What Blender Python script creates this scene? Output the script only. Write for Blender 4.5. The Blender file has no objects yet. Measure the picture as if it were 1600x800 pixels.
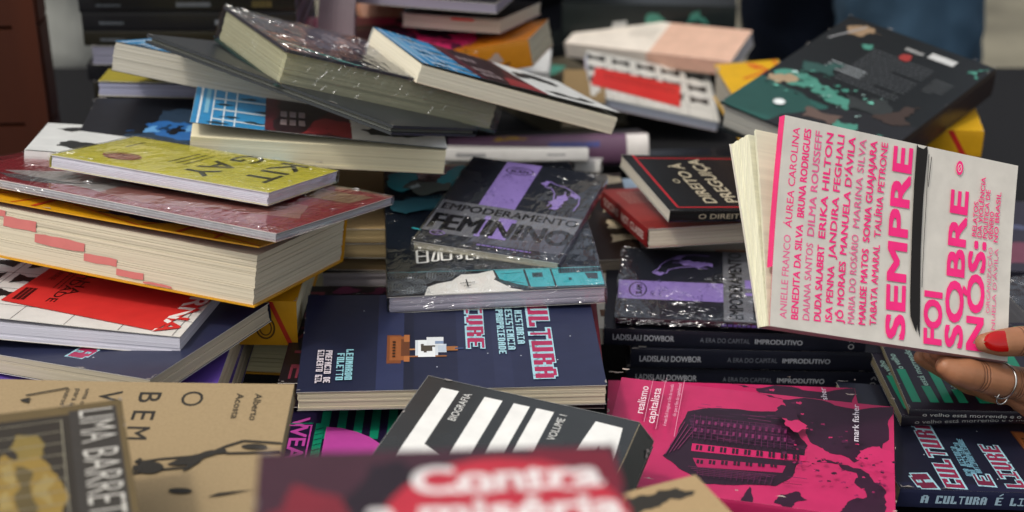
import bpy, bmesh, math, random
from mathutils import Vector, Matrix, Euler, noise
from mathutils.geometry import tessellate_polygon
R = math.radians
rnd = random.Random(7)
SC = bpy.context.scene
COL = SC.collection
# ---------------------------------------------------------------- camera, sky, sun, exposure
cd = bpy.data.cameras.new('camera'); cam = bpy.data.objects.new('camera', cd); COL.objects.link(cam)
cam.location = (0, 0, .75); cam.rotation_euler = (R(90 - 26.4), 0, 0)
cd.sensor_width = 36; cd.lens = 58.5; cd.clip_start = .02; cd.clip_end = 300
cd.dof.use_dof = True; cd.dof.focus_distance = 1.22; cd.dof.aperture_fstop = 5.2
SC.camera = cam
SUN_EL, SUN_AZ = R(60), R(-128)          # azimuth of the sun, measured from +Y towards +X
w = bpy.data.worlds.new('World'); SC.world = w; w.use_nodes = True
nt = w.node_tree; bg = nt.nodes['Background']
sky = nt.nodes.new('ShaderNodeTexSky'); sky.sky_type = 'NISHITA'; sky.sun_disc = False
sky.sun_elevation = SUN_EL; sky.sun_rotation = SUN_AZ; sky.dust_density = 4.0; sky.air_density = 1.0
hs = nt.nodes.new('ShaderNodeHueSaturation'); hs.inputs['Saturation'].default_value = .35
nt.links.new(sky.outputs[0], hs.inputs['Color']); nt.links.new(hs.outputs[0], bg.inputs['Color'])
bg.inputs['Strength'].default_value = .15
sd = bpy.data.lights.new('sun', 'SUN'); sun = bpy.data.objects.new('sun', sd); COL.objects.link(sun)
sd.energy = 0.95; sd.angle = R(5); sd.color = (1, .95, .86)
sv = Vector((math.sin(SUN_AZ) * math.cos(SUN_EL), math.cos(SUN_AZ) * math.cos(SUN_EL), math.sin(SUN_EL)))
sun.rotation_euler = sv.to_track_quat('Z', 'Y').to_euler(); sun.location = (0, 0, 4)
SC.view_settings.view_transform = 'Standard'; SC.view_settings.look = 'None'
SC.view_settings.exposure = 0.27; SC.view_settings.gamma = 1
SC.render.engine = 'CYCLES'
SC.cycles.max_bounces = 8; SC.cycles.transparent_max_bounces = 12
SC.cycles.use_denoising = True
SC.cycles.caustics_reflective = False; SC.cycles.caustics_refractive = False
# ---------------------------------------------------------------- materials
def lin(h):
    h = h.lstrip('#'); o = []
    for i in (0, 2, 4):
        c = int(h[i:i+2], 16) / 255
        o.append(c / 12.92 if c <= .04045 else ((c + .055) / 1.055) ** 2.4)
    return o
MATS = {}
def nodes(name):
    m = bpy.data.materials.new(name); m.use_nodes = True
    t = m.node_tree; return m, t, t.nodes['Principled BSDF']
def vary(t, b, col, amt, scale, stretch=(1, 1, 1), detail=4):
    """base colour mottled by a noise in object space"""
    tc = t.nodes.new('ShaderNodeTexCoord'); mp = t.nodes.new('ShaderNodeMapping'); nz = t.nodes.new('ShaderNodeTexNoise')
    mp.inputs['Scale'].default_value = stretch; nz.inputs['Scale'].default_value = scale; nz.inputs['Detail'].default_value = detail
    t.links.new(tc.outputs['Object'], mp.inputs[0]); t.links.new(mp.outputs[0], nz.inputs['Vector'])
    mx = t.nodes.new('ShaderNodeMix'); mx.data_type = 'RGBA'
    mx.inputs[6].default_value = [c * (1 - amt) for c in col] + [1]; mx.inputs[7].default_value = [min(1, c * (1 + amt)) for c in col] + [1]
    rp = t.nodes.new('ShaderNodeMapRange'); rp.inputs[1].default_value = .3; rp.inputs[2].default_value = .7
    t.links.new(nz.outputs['Fac'], rp.inputs[0]); t.links.new(rp.outputs[0], mx.inputs[0]); t.links.new(mx.outputs[2], b.inputs['Base Color'])
    return nz, mp, tc
def ink(h, fin='satin'):
    k = (h, fin)
    if k in MATS: return MATS[k]
    m, t, b = nodes('printed ' + fin + ' card')
    nz, mp, tc = vary(t, b, lin(h), .07, 60)
    rough = {'satin': .36, 'gloss': .17, 'matte': .62, 'kraft': .85}[fin]
    b.inputs['Roughness'].default_value = rough
    b.inputs['Specular IOR Level'].default_value = {'satin': .4, 'gloss': .5, 'matte': .3, 'kraft': .2}[fin]
    bp = t.nodes.new('ShaderNodeBump'); bp.inputs['Distance'].default_value = .0006; bp.inputs['Strength'].default_value = .25
    n2 = t.nodes.new('ShaderNodeTexNoise'); n2.inputs['Scale'].default_value = 28 if fin == 'gloss' else 55; n2.inputs['Detail'].default_value = 2
    t.links.new(tc.outputs['Object'], n2.inputs['Vector']); t.links.new(n2.outputs['Fac'], bp.inputs['Height']); t.links.new(bp.outputs[0], b.inputs['Normal'])
    if fin == 'kraft':
        nz.inputs['Scale'].default_value = 500
    MATS[k] = m; return m
def paper(h):
    k = ('paper', h)
    if k in MATS: return MATS[k]
    m, t, b = nodes('page edges')
    nz, mp, tc = vary(t, b, lin(h), .12, 1, (5, 5, 1100), 5)
    b.inputs['Roughness'].default_value = .9; b.inputs['Specular IOR Level'].default_value = .1
    bp = t.nodes.new('ShaderNodeBump'); bp.inputs['Distance'].default_value = .0004; bp.inputs['Strength'].default_value = .5
    t.links.new(nz.outputs['Fac'], bp.inputs['Height']); t.links.new(bp.outputs[0], b.inputs['Normal'])
    MATS[k] = m; return m
def film():
    if 'film' in MATS: return MATS['film']
    m = bpy.data.materials.new('clear wrinkled film'); m.use_nodes = True
    t = m.node_tree; t.nodes.clear(); N = t.nodes.new; L = t.links.new
    out = N('ShaderNodeOutputMaterial'); tr = N('ShaderNodeBsdfTransparent'); gl = N('ShaderNodeBsdfGlossy'); mx = N('ShaderNodeMixShader')
    tr.inputs[0].default_value = (.96, .965, .97, 1); gl.inputs['Roughness'].default_value = .10; gl.inputs[0].default_value = (1, 1, 1, 1)
    tc = N('ShaderNodeTexCoord'); n1 = N('ShaderNodeTexNoise'); n1.inputs['Scale'].default_value = 55; n1.inputs['Detail'].default_value = 3; n1.inputs['Distortion'].default_value = 1.6
    n2 = N('ShaderNodeTexVoronoi'); n2.feature = 'DISTANCE_TO_EDGE'; n2.inputs['Scale'].default_value = 75
    mp = N('ShaderNodeMapping'); mp.inputs['Scale'].default_value = (1, .45, 1); mp.inputs['Rotation'].default_value = (0, 0, .6)
    ad = N('ShaderNodeMath'); ad.operation = 'ADD'; bp = N('ShaderNodeBump'); bp.inputs['Distance'].default_value = .0011; bp.inputs['Strength'].default_value = .8
    L(tc.outputs['Object'], mp.inputs[0]); L(mp.outputs[0], n1.inputs['Vector']); L(mp.outputs[0], n2.inputs['Vector'])
    L(n1.outputs['Fac'], ad.inputs[0]); L(n2.outputs['Distance'], ad.inputs[1])
    n3 = N('ShaderNodeTexNoise'); n3.inputs['Scale'].default_value = 230; n3.inputs['Detail'].default_value = 1.5; L(mp.outputs[0], n3.inputs['Vector'])   # small sharp creases, in patches
    n4 = N('ShaderNodeTexNoise'); n4.inputs['Scale'].default_value = 26; n4.inputs['Detail'].default_value = 1; L(tc.outputs['Object'], n4.inputs['Vector'])
    mr = N('ShaderNodeMapRange'); mr.inputs[1].default_value = .46; mr.inputs[2].default_value = .66; L(n4.outputs['Fac'], mr.inputs[0])
    m3 = N('ShaderNodeMath'); m3.operation = 'MULTIPLY'; L(n3.outputs['Fac'], m3.inputs[0]); L(mr.outputs[0], m3.inputs[1])
    a3 = N('ShaderNodeMath'); a3.operation = 'MULTIPLY_ADD'; a3.inputs[1].default_value = 1.6; L(m3.outputs[0], a3.inputs[0]); L(ad.outputs[0], a3.inputs[2])
    L(a3.outputs[0], bp.inputs['Height']); L(bp.outputs[0], gl.inputs['Normal'])
    lw = N('ShaderNodeLayerWeight'); lw.inputs['Blend'].default_value = .5
    pw = N('ShaderNodeMath'); pw.operation = 'POWER'; pw.inputs[1].default_value = 4.0; ml = N('ShaderNodeMath'); ml.operation = 'MULTIPLY_ADD'; ml.inputs[1].default_value = .75; ml.inputs[2].default_value = .075; ml.use_clamp = True
    L(lw.outputs['Facing'], pw.inputs[0]); L(pw.outputs[0], ml.inputs[0]); L(ml.outputs[0], mx.inputs[0]); L(tr.outputs[0], mx.inputs[1]); L(gl.outputs[0], mx.inputs[2]); L(mx.outputs[0], out.inputs[0])
    MATS['film'] = m; return m
def plain(name, h, rough=.7, amt=.2, scale=20, stretch=(1, 1, 1), spec=.3, metal=0, bump=0):
    k = (name, h)
    if k in MATS: return MATS[k]
    m, t, b = nodes(name); nz, mp, tc = vary(t, b, lin(h), amt, scale, stretch)
    b.inputs['Roughness'].default_value = rough; b.inputs['Specular IOR Level'].default_value = spec; b.inputs['Metallic'].default_value = metal
    if bump:
        bp = t.nodes.new('ShaderNodeBump'); bp.inputs['Distance'].default_value = bump; bp.inputs['Strength'].default_value = .6
        t.links.new(nz.outputs['Fac'], bp.inputs['Height']); t.links.new(bp.outputs[0], b.inputs['Normal'])
    MATS[k] = m; return m
# ---------------------------------------------------------------- mesh collector
class MB:
    def __init__(s): s.v = []; s.f = []; s.mi = []; s.m = []
    def mat(s, m):
        if m not in s.m: s.m.append(m)
        return s.m.index(m)
    def add(s, vs, fs, m):
        o = len(s.v); k = s.mat(m); s.v += [tuple(p) for p in vs]
        for f in fs: s.f.append(tuple(i + o for i in f)); s.mi.append(k)
    def box(s, x0, x1, y0, y1, z0, z1, m):
        s.add([(x0,y0,z0),(x1,y0,z0),(x1,y1,z0),(x0,y1,z0),(x0,y0,z1),(x1,y0,z1),(x1,y1,z1),(x0,y1,z1)],
              [(3,2,1,0),(4,5,6,7),(0,1,5,4),(1,2,6,5),(2,3,7,6),(3,0,4,7)], m)
    def grid(s, P, nu, nv, m):
        s.add([P(i / nu, j / nv) for j in range(nv + 1) for i in range(nu + 1)],
              [(j*(nu+1)+i, j*(nu+1)+i+1, (j+1)*(nu+1)+i+1, (j+1)*(nu+1)+i) for j in range(nv) for i in range(nu)], m)
    def build(s, name, parent=None, deform=None, smooth=False):
        me = bpy.data.meshes.new(name)
        v = [deform(*p) for p in s.v] if deform else s.v
        me.from_pydata(v, [], s.f)
        for m in s.m: me.materials.append(m)
        me.polygons.foreach_set('material_index', s.mi)
        if smooth: me.polygons.foreach_set('use_smooth', [True] * len(s.f))
        me.update()
        o = bpy.data.objects.new(name, me); COL.objects.link(o)
        if parent: o.parent = parent
        return o
def thing(name, label, cat, loc=(0,0,0), rot=(0,0,0), group=None):
    o = bpy.data.objects.new(name, None); COL.objects.link(o); o.empty_display_size = .02
    o.location = loc; o.rotation_euler = rot; o['label'] = label; o['category'] = cat
    if group: o['group'] = group
    return o
def tag(o, label, cat, group=None):
    o['label'] = label; o['category'] = cat
    if group: o['group'] = group
    return o
# ---------------------------------------------------------------- lettering and flat artwork, in metres on a sheet
TXT = {}
def text_mesh(s, bold, serif=False):
    k = (s, bold)
    if k in TXT: return TXT[k]
    cu = bpy.data.curves.new('lettering', 'FONT'); cu.body = s; cu.resolution_u = 3; cu.offset = bold; cu.size = 1
    o = bpy.data.objects.new('lettering', cu); COL.objects.link(o)
    me = bpy.data.meshes.new_from_object(o)
    vs = [(p.co.x, p.co.y) for p in me.vertices]; fs = [tuple(p.vertices) for p in me.polygons]
    bpy.data.objects.remove(o); bpy.data.meshes.remove(me); bpy.data.curves.remove(cu)
    x0 = min(p[0] for p in vs); x1 = max(p[0] for p in vs)
    TXT[k] = ([((x - x0) / (x1 - x0), y / .73) for x, y in vs], fs); return TXT[k]
PIX = dict(A='01110 11011 11011 11111 11011 11011 11011', C='11111 11011 11000 11000 11000 11011 11111', U='11011 11011 11011 11011 11011 11011 11111',
 L='11000 11000 11000 11000 11000 11011 11111', T='11111 00100 00100 00100 00100 00100 00100', R='11110 11011 11011 11110 11011 11011 11011',
 I='11111 00100 00100 00100 00100 00100 11111', V='11011 11011 11011 11011 11011 11011 01110', E='11111 11000 11000 11110 11000 11000 11111',
 O='11111 11011 11011 11011 11011 11011 11111', N='11011 11111 11111 11111 11011 11011 11011', D='11110 11011 11011 11011 11011 11011 11110',
 F='11111 11000 11000 11110 11000 11000 11000', P='11111 11011 11011 11111 11000 11000 11000', G='11111 11000 11000 11011 11011 11011 11111',
 B='11110 11011 11011 11110 11011 11011 11110', H='11011 11011 11011 11111 11011 11011 11011', S='11111 11000 11000 11111 00011 00011 11111', M='10001 11011 11111 10101 10001 10001 10001')
def jag(pts, amp, n, seed):
    r = random.Random(seed)
    for _ in range(n):
        q = []
        for i, a in enumerate(pts):
            b = pts[(i + 1) % len(pts)]; q.append(a)
            dx, dy = b[0] - a[0], b[1] - a[1]; t = r.uniform(-amp, amp); c = r.uniform(.35, .65)
            q.append((a[0] + dx * c - dy * t, a[1] + dy * c + dx * t))
        pts = q
    return pts
def art_items(art, L, W):
    """turns art (in fractions of the sheet, text heights in metres) into (verts2d, faces, colour, finish)"""
    out = []
    def poly(pts, col, fin):
        tr = tessellate_polygon([[Vector((x, y, 0)) for x, y in pts]])
        fs = []
        for a, b, c in tr:
            ar = (pts[b][0]-pts[a][0])*(pts[c][1]-pts[a][1]) - (pts[c][0]-pts[a][0])*(pts[b][1]-pts[a][1])
            fs.append((a, b, c) if ar > 0 else (a, c, b))
        out.append((pts, fs, col, fin))
    S = lambda p: (p[0] * L, p[1] * W)
    for it in art:
        k, col = it[0], it[1]
        if k == 'p': poly([S(p) for p in it[2]], col, None)
        elif k == 'r':
            u0, v0, u1, v1 = it[2:6]; poly([S(p) for p in ((u0, v0), (u1, v0), (u1, v1), (u0, v1))], col, None)
        elif k == 'e':                                        # ellipse: centre, radii in metres, angle
            (cx, cy), ru, rv = S(it[2]), it[3], it[4]; a = R(it[5]) if len(it) > 5 else 0
            poly([(cx + ru*math.cos(t)*math.cos(a) - rv*math.sin(t)*math.sin(a), cy + ru*math.cos(t)*math.sin(a) + rv*math.sin(t)*math.cos(a)) for t in [i*math.tau/36 for i in range(36)]], col, None)
        elif k == 'o':                                        # ring: centre, radii, width in metres
            (cx, cy), ru, rv, wd = S(it[2]), it[3], it[4], it[5]; n = 36; vs = []; fs = []
            for i in range(n):
                t = i*math.tau/n; vs += [(cx+ru*math.cos(t), cy+rv*math.sin(t)), (cx+(ru-wd)*math.cos(t), cy+(rv-wd)*math.sin(t))]
                j = (i+1) % n; fs.append((2*i, 2*j, 2*j+1, 2*i+1))
            out.append((vs, fs, col, None))
        elif k == 'l':                                        # line through points, width in metres
            P = [S(p) for p in it[2]]; wd = it[3]
            for a, b in zip(P, P[1:]):
                d = Vector((b[0]-a[0], b[1]-a[1])); n = Vector((-d.y, d.x)).normalized() * wd / 2
                poly([(a[0]-n.x, a[1]-n.y), (b[0]-n.x, b[1]-n.y), (b[0]+n.x, b[1]+n.y), (a[0]+n.x, a[1]+n.y)], col, None)
        elif k == 'j': poly(jag([S(p) for p in it[2]], it[3], it[4], it[5]), col, None)      # torn or splashed outline
        elif k == 't':                                        # text from baseline start to baseline end, cap height in metres, boldness
            a, b = Vector(S(it[3])), Vector(S(it[4])); h = it[5]; d = b - a; n = Vector((-d.y, d.x)).normalized() * h
            vs, fs = text_mesh(it[2], min(0, it[6]) if len(it) > 6 else 0)
            bo = max(0, it[6]) if len(it) > 6 else 0; dn = d.normalized() * h * bo * 1.2; nn = n * bo * .8   # heavier strokes: the word laid over itself, slightly shifted
            for sx, sy in (((-1, -1), (1, -1), (1, 1), (-1, 1), (0, 0)) if bo > .003 else ((0, 0),)):
                out.append(([(a.x + d.x*x + n.x*y + dn.x*sx + nn.x*sy, a.y + d.y*x + n.y*y + dn.y*sx + nn.y*sy) for x, y in vs], fs, col, ('copy' if sx else '', (S(it[7][0]), it[7][1]) if len(it) > 7 else None)))
        elif k == 'x':                                        # pixel letters with a lighter outline and drop shade
            a, b = Vector(S(it[3])), Vector(S(it[4])); h = it[5]; d = b - a; n = Vector((-d.y, d.x)).normalized() * h / 7
            st = it[2]; cw = d / (6 * len(st) - 1)
            for pas in ((it[6],) if it[6] else ()) + (None,):
                vs = []; fs = []
                for q, ch in enumerate(st):
                    if ch == ' ': continue
                    for rr, row in enumerate(PIX[ch].split()):
                        for cc, bit in enumerate(row):
                            if bit == '0': continue
                            e = .42 if pas else (.01 if it[6] else .02)
                            x0, x1, y0, y1 = q*6+cc-e, q*6+cc+1+e, 6-rr-e, 7-rr+e
                            if pas: x0 -= .2; y0 -= .35
                            o = len(vs); vs += [tuple(a + cw*x + n*y) for x, y in ((x0,y0),(x1,y0),(x1,y1),(x0,y1))]; fs.append((o, o+1, o+2, o+3))
                out.append((vs, fs, pas or col, None))
        elif k == 'b':                                        # filler text: rows of short dashes from start corner, along, across
            a, al, ac = Vector(S(it[2])), Vector(it[3]), Vector(it[4]); rows, hh = it[5], it[6]; r = random.Random(len(out))
            vs = []; fs = []
            for i in range(rows):
                x = 0; lim = 1 if i % 6 != 5 else .55
                while x < lim:
                    wl = r.uniform(.03, .09); p = a + al*x + ac*(i/rows); q = a + al*min(lim, x+wl) + ac*(i/rows); n = ac.normalized()*hh
                    o = len(vs); vs += [tuple(p), tuple(q), tuple(q+n), tuple(p+n)]; fs.append((o, o+1, o+2, o+3)); x += wl + .018
            out.append((vs, fs, col, None))
    return out
def put_art(mb, art, L, W, frame, fin, cuts=None, step=.00003, clip=True):
    """frame(x, y, lift) -> local point"""
    lift = .00006
    for vs, fs, col, f2 in art_items(art, L, W):
        m = ink(col, fin); lift += step * (.12 if f2 and f2[0] == 'copy' else 1)
        bm = bmesh.new(); bv = [bm.verts.new((x, y, 0)) for x, y in vs]
        for f in fs:
            try: bm.faces.new([bv[i] for i in f])
            except ValueError: pass
        def cut(co, no, out=False):
            bmesh.ops.bisect_plane(bm, geom=bm.verts[:] + bm.edges[:] + bm.faces[:], plane_co=co, plane_no=no, clear_outer=out)
        if clip:
            cut((.0002, 0, 0), (-1, 0, 0), True); cut((L - .0002, 0, 0), (1, 0, 0), True); cut((0, .0002, 0), (0, -1, 0), True); cut((0, W - .0002, 0), (0, 1, 0), True)
        if f2 and f2[1]: cut((*f2[1][0], 0), (*f2[1][1], 0), True)
        if cuts:
            for i in range(1, cuts[0]): cut((L * i / cuts[0], 0, 0), (1, 0, 0))
            for j in range(1, cuts[1]): cut((0, W * j / cuts[1], 0), (0, 1, 0))
        bm.verts.index_update()
        mb.add([frame(v.co.x, v.co.y, lift) for v in bm.verts], [tuple(v.index for v in f.verts) for f in bm.faces], m)
        bm.free()
# ---------------------------------------------------------------- books
def book(pose, dims, label, cover='#202020', art=(), fin='satin', spine='b', spine_col=None, spine_art=(), pages='#d8d0bb', page_art=(), hard=False,
         lift=None, sag=0, wrap=False, back=None, inside='#d9d4c8', top='front_cover', name='paperback_book', group=None, droop=None, slabs=None, curl=None, warp=0, cat='book', bulge=None):
    x, y, z, ya, rx, ry = pose; L, W, T = dims
    t = thing(name, label, cat, (x, y, z), (R(rx), R(ry), R(ya)), group)
    seed = rnd.random() * 100
    if not hard and not wrap and L > .09:
        if lift is None and not droop: lift = (rnd.uniform(.0, .0016), rnd.uniform(.0, .0016))
        warp = warp or rnd.uniform(-.0009, .0009); sag = sag or rnd.uniform(-.0004, .0007)
    if not wrap:
        cl = lin(cover); lum = .3*cl[0] + .6*cl[1] + .1*cl[2]; wear = '#8f8a84' if lum < .12 else '#b9a99c'; art = list(art)
        if lum < .45 and fin != 'kraft':
            for i in range(16):
                e = rnd.choice('lrfb'); q = rnd.choice((0, 0, 1, 1, rnd.random(), rnd.random(), rnd.random())); q = min(.985, max(.0, q + rnd.uniform(-.02, .02))); ln = rnd.uniform(.006, .045); dp = rnd.uniform(.0003, .0011)
                du, dv = dp / L, dp / W
                u0, v0, u1, v1 = {'l': (0, q, du, q + ln), 'r': (1 - du, q, 1, q + ln), 'f': (q, 0, q + ln, dv), 'b': (q, 1 - dv, q + ln, 1)}[e]
                art.append(('j', wear, [(u0, v0), (u1, v0), (u1, v1), (u0, v1)], .25, 2, i))
    limp = name == 'dictionary'                               # thick flexible cover
    ct = .0022 if hard else .0012 if limp else .00045; oh = .003 if hard else .0016 if limp else .0004
    hl, hw = L / 2, W / 2
    sp = spine_col or cover
    def base(px, py, pz):                                     # gentle warp of the whole book, zero at the middle
        dz = sag * (2 * px / L) ** 2 + warp * (px / hl) * (py / hw)
        if curl: dz += curl[0] * max(0, (px / hl) * curl[1]) ** 2 * 1.0 + curl[2] * max(0, -(py / hw)) ** 2
        return dz
    def D(px, py, pz): return (px, py, pz + base(px, py, pz))
    def fs(px, py):                                           # 0 at the spine, 1 at the fore-edge
        return {'f': (py + hw) / W, 'b': (hw - py) / W, 'l': (px + hl) / L, 'r': (hl - px) / L}[spine]
    def DC(px, py, pz):
        dz = base(px, py, pz)
        if lift:
            s = px / L + .5 if spine in 'fb' else py / W + .5
            dz += (lift[0] * (1 - s) + lift[1] * s) * max(0, fs(px, py)) ** 1.7
        if droop:
            q = {'r': px / L + .5, 'l': .5 - px / L, 'f': .5 - py / W, 'b': py / W + .5}[droop[0]]
            k = max(0, (q - (1 - droop[2])) / droop[2]); dz -= droop[1] * k ** 2.2
        return (px, py, pz + dz)
    bent = bool(lift or sag or droop or curl or warp)
    cuts = (14, 10) if bent else None
    nx, ny = (14, 10) if bent else (2, 2)
    # page block: slabs of leaves, never quite flush
    pb = MB(); pm = paper(pages); n = slabs or max(4, int(T / .0021)); zz = ct; th = (T - 2 * ct) / n
    ins = {k: (.0006 if k == spine else oh) for k in 'lrfb'}
    if droop and len(droop) > 3: ins[droop[0]] = droop[3]
    hs_ = [rnd.uniform(.45, 1.7) for i in range(n)]; hk = (T - 2 * ct) / sum(hs_)
    for i in range(n):
        th = hs_[i] * hk
        j = [rnd.uniform(0, .0006) + (rnd.uniform(0, .0007) if rnd.random() < .25 else 0) + ins[k] for k in 'lrfb']; e = rnd.uniform(.00003, .00024)
        x0, x1, y0, y1 = -hl + j[0], hl - j[1], -hw + j[2], hw - j[3]
        a, b = zz + e * .5, zz + th - e * .5
        nu = 14 if bent else 1
        xs = [x0 + (x1 - x0) * q / nu for q in range(nu + 1)]
        for q in range(nu):
            o = [(xs[q], y0, a), (xs[q+1], y0, a), (xs[q+1], y1, a), (xs[q], y1, a), (xs[q], y0, b), (xs[q+1], y0, b), (xs[q+1], y1, b), (xs[q], y1, b)]
            f = [(3,2,1,0),(4,5,6,7),(0,1,5,4),(2,3,7,6)] + ([(3,0,4,7)] if q == 0 else []) + ([(1,2,6,5)] if q == nu - 1 else [])
            pb.add(o, f, pm)
        zz += th
    if page_art:
        put_art(pb, page_art, L, T, lambda u, v, l: (u - hl, -hw - l - .0002 + oh, v), 'matte', (cuts[0], 1) if cuts else None)
    pb.build('page_block', t, D)
    # covers
    def sheet(z0, z1, m, mi):
        mb = MB()
        P = lambda zc: (lambda u, v: (-hl + u * L, -hw + v * W, zc))
        mb.grid(P(z1), nx, ny, m)
        mb.grid(lambda u, v: (-hl + (1 - u) * L, -hw + v * W, z0), nx, ny, mi)
        for (q0, q1) in (((0,0),(1,0)), ((1,0),(1,1)), ((1,1),(0,1)), ((0,1),(0,0))):
            k = nx if q0[1] == q1[1] else ny
            E_ = lambda u, v, q0=q0, q1=q1: (-hl + (q0[0] + (q1[0]-q0[0]) * u) * L, -hw + (q0[1] + (q1[1]-q0[1]) * u) * W, z0 + (z1 - z0) * v)
            mb.grid(E_, k, 1, m if hard or limp else mi)
        return mb
    mc = ink(cover, fin)
    fc = sheet(T - ct, T, mc, ink(inside, 'matte'))
    put_art(fc, art, L, W, lambda u, v, l: (u - hl, v - hw, T + l), fin, cuts)
    fc.build(top, t, DC, smooth=False)
    bc = sheet(0, ct, ink(back or cover, fin), ink(inside, 'matte'))
    bc.build('back_cover' if top == 'front_cover' else 'front_cover', t, D)
    # spine: a shallow curve round the folded edge
    sb = MB(); ms = ink(sp, fin); bul = bulge or (.0012 if hard else .0006); K = 10 if bulge else 6
    fr = {'f': lambda u, w, o: (-hl + u, -hw - o, w), 'b': lambda u, w, o: (hl - u, hw + o, w), 'l': lambda u, w, o: (-hl - o, hw - u, w), 'r': lambda u, w, o: (hl + o, -hw + u, w)}[spine]
    SL = L if spine in 'fb' else W
    prof = lambda w: bul * (1 - (2 * w / T - 1) ** 2) ** .5 + .00005
    n2 = 14 if bent else 1
    sb.grid(lambda u, v: fr(u * SL, v * T, prof(v * T)), n2, K, ms)
    sb.grid(lambda u, v: fr((1 - u) * SL, v * T, prof(v * T) - .0004), n2, K, ms)
    put_art(sb, spine_art, SL, T, lambda u, v, l: fr(u, v, (prof(v) if bulge else bul) + l + .00008), fin, (max(n2, 2), 10 if bulge else 1) if bent or bulge else None)
    sb.build('spine', t, D)
    if wrap:
        wb = MB(); fm = film(); g = .0009; NX, NY = 22, 16
        def wob(px, py, pz, am):
            return am * noise.noise(Vector((px * 55 + seed, py * 55, pz * 90))) + am * .5 * noise.noise(Vector((px * 170, py * 120 + seed, 0)))
        X, Y = hl + g, hw + g
        wb.grid(lambda u, v: (-X + 2*X*u, -Y + 2*Y*v, T + g + .0008 + wob(u*L, v*W, 0, .0007) - .0007 * max(abs(2*u-1), abs(2*v-1)) ** 8), NX, NY, fm)
        rim = lambda px, py, w: (px, py, -.0002 + w * (T + g + .0003))
        for q0, q1 in (((-X,-Y),(X,-Y)), ((X,-Y),(X,Y)), ((X,Y),(-X,Y)), ((-X,Y),(-X,-Y))):
            dx, dy = q1[0]-q0[0], q1[1]-q0[1]; ll = math.hypot(dx, dy); nxn, nyn = dy / ll, -dx / ll
            def side(u, v):
                px, py = q0[0] + dx * u, q0[1] + dy * u; o = wob(px, py, v * T, .0006) + .0006 * math.sin(math.pi * v)
                return rim(px + nxn * o, py + nyn * o, v)
            wb.grid(side, 20, 4, fm)
        # glints shaped into the film: small folds aimed at the sun, in patches and along seams
        M3 = Euler((R(rx), R(ry), R(ya))).to_matrix().transposed(); hv = M3 @ (sv + (cam.location - Vector((x, y, z))).normalized()).normalized()
        nf0 = len(wb.f)
        def ridge(c, nrm, ax, ln, rad):                       # a sharp little tent: one face aimed, with some spread, to glint the sun at the camera
            n1 = hv.copy(); n1.rotate(Euler((rnd.gauss(0, .15), rnd.gauss(0, .15), rnd.gauss(0, .15)))); d = n1 - nrm * n1.dot(nrm)
            if d.length < .05 or n1.dot(nrm) < .2: return
            tl = min(1.1, math.atan2(d.length, n1.dot(nrm))); d.normalize(); e = nrm.cross(d).normalized(); vs = []; NL = 5; bend_ = rnd.uniform(-.12, .12)
            for i in range(NL + 1):
                q = i / NL * 2 - 1; rr = rad * max(.04, 1 - q * q) ** .7; m = c + e * (q * ln / 2) + d * (bend_ * ln * q * q)
                vs += [tuple(m + d * rr), tuple(m + nrm * rr * math.tan(tl)), tuple(m - d * rr * 1.3)]
            wb.add(vs, [(3*i+k, 3*i+k+1, 3*i+k+4, 3*i+k+3) for i in range(NL) for k in range(2)], fm)
        UP, FR = Vector((0, 0, 1)), Vector((0, -1, 0))
        pat = [(rnd.uniform(-.7, .7) * hl, rnd.uniform(-.8, .8) * hw) for _ in range(5)] + [(sx * hl * .9, sy * hw * .9) for sx in (-1, 1) for sy in (-1, 1)]
        for i in range(int(190 * wrap)):
            if rnd.random() < .68: a, b = rnd.choice(pat); px, py = a + rnd.gauss(0, .010), b + rnd.gauss(0, .009)
            elif rnd.random() < .6: px, py = rnd.uniform(-hl, hl), -hw + abs(rnd.gauss(0, .004))
            else: px, py = rnd.choice((-1, 1)) * (hl - abs(rnd.gauss(0, .004))), rnd.uniform(-hw, hw)
            if abs(px) > hl or abs(py) > hw: continue
            ax = UP.cross(hv); ax.rotate(Euler((0, 0, rnd.gauss(0, .55))))
            ridge(Vector((px, py, T + g + .0007)), UP, ax, rnd.uniform(.0006, .008), rnd.uniform(.00015, .0006))
        for i in range(int(60 * wrap)):
            px, pz = rnd.choice((rnd.uniform(-hl, hl), -hl * .55 + rnd.gauss(0, .018))), rnd.uniform(.12, .95) * T
            if abs(px) > hl: continue
            ax = FR.cross(hv); ax.rotate(Euler((0, rnd.gauss(0, .5), 0)))
            ridge(Vector((px, -hw - g - .0006, pz)), FR, ax, rnd.uniform(.0012, .010), rnd.uniform(.00015, .0004))
        o = wb.build('shrink_wrap', t, D, smooth=True)
        for f in o.data.polygons[nf0:]: f.use_smooth = False
    return t
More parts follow.
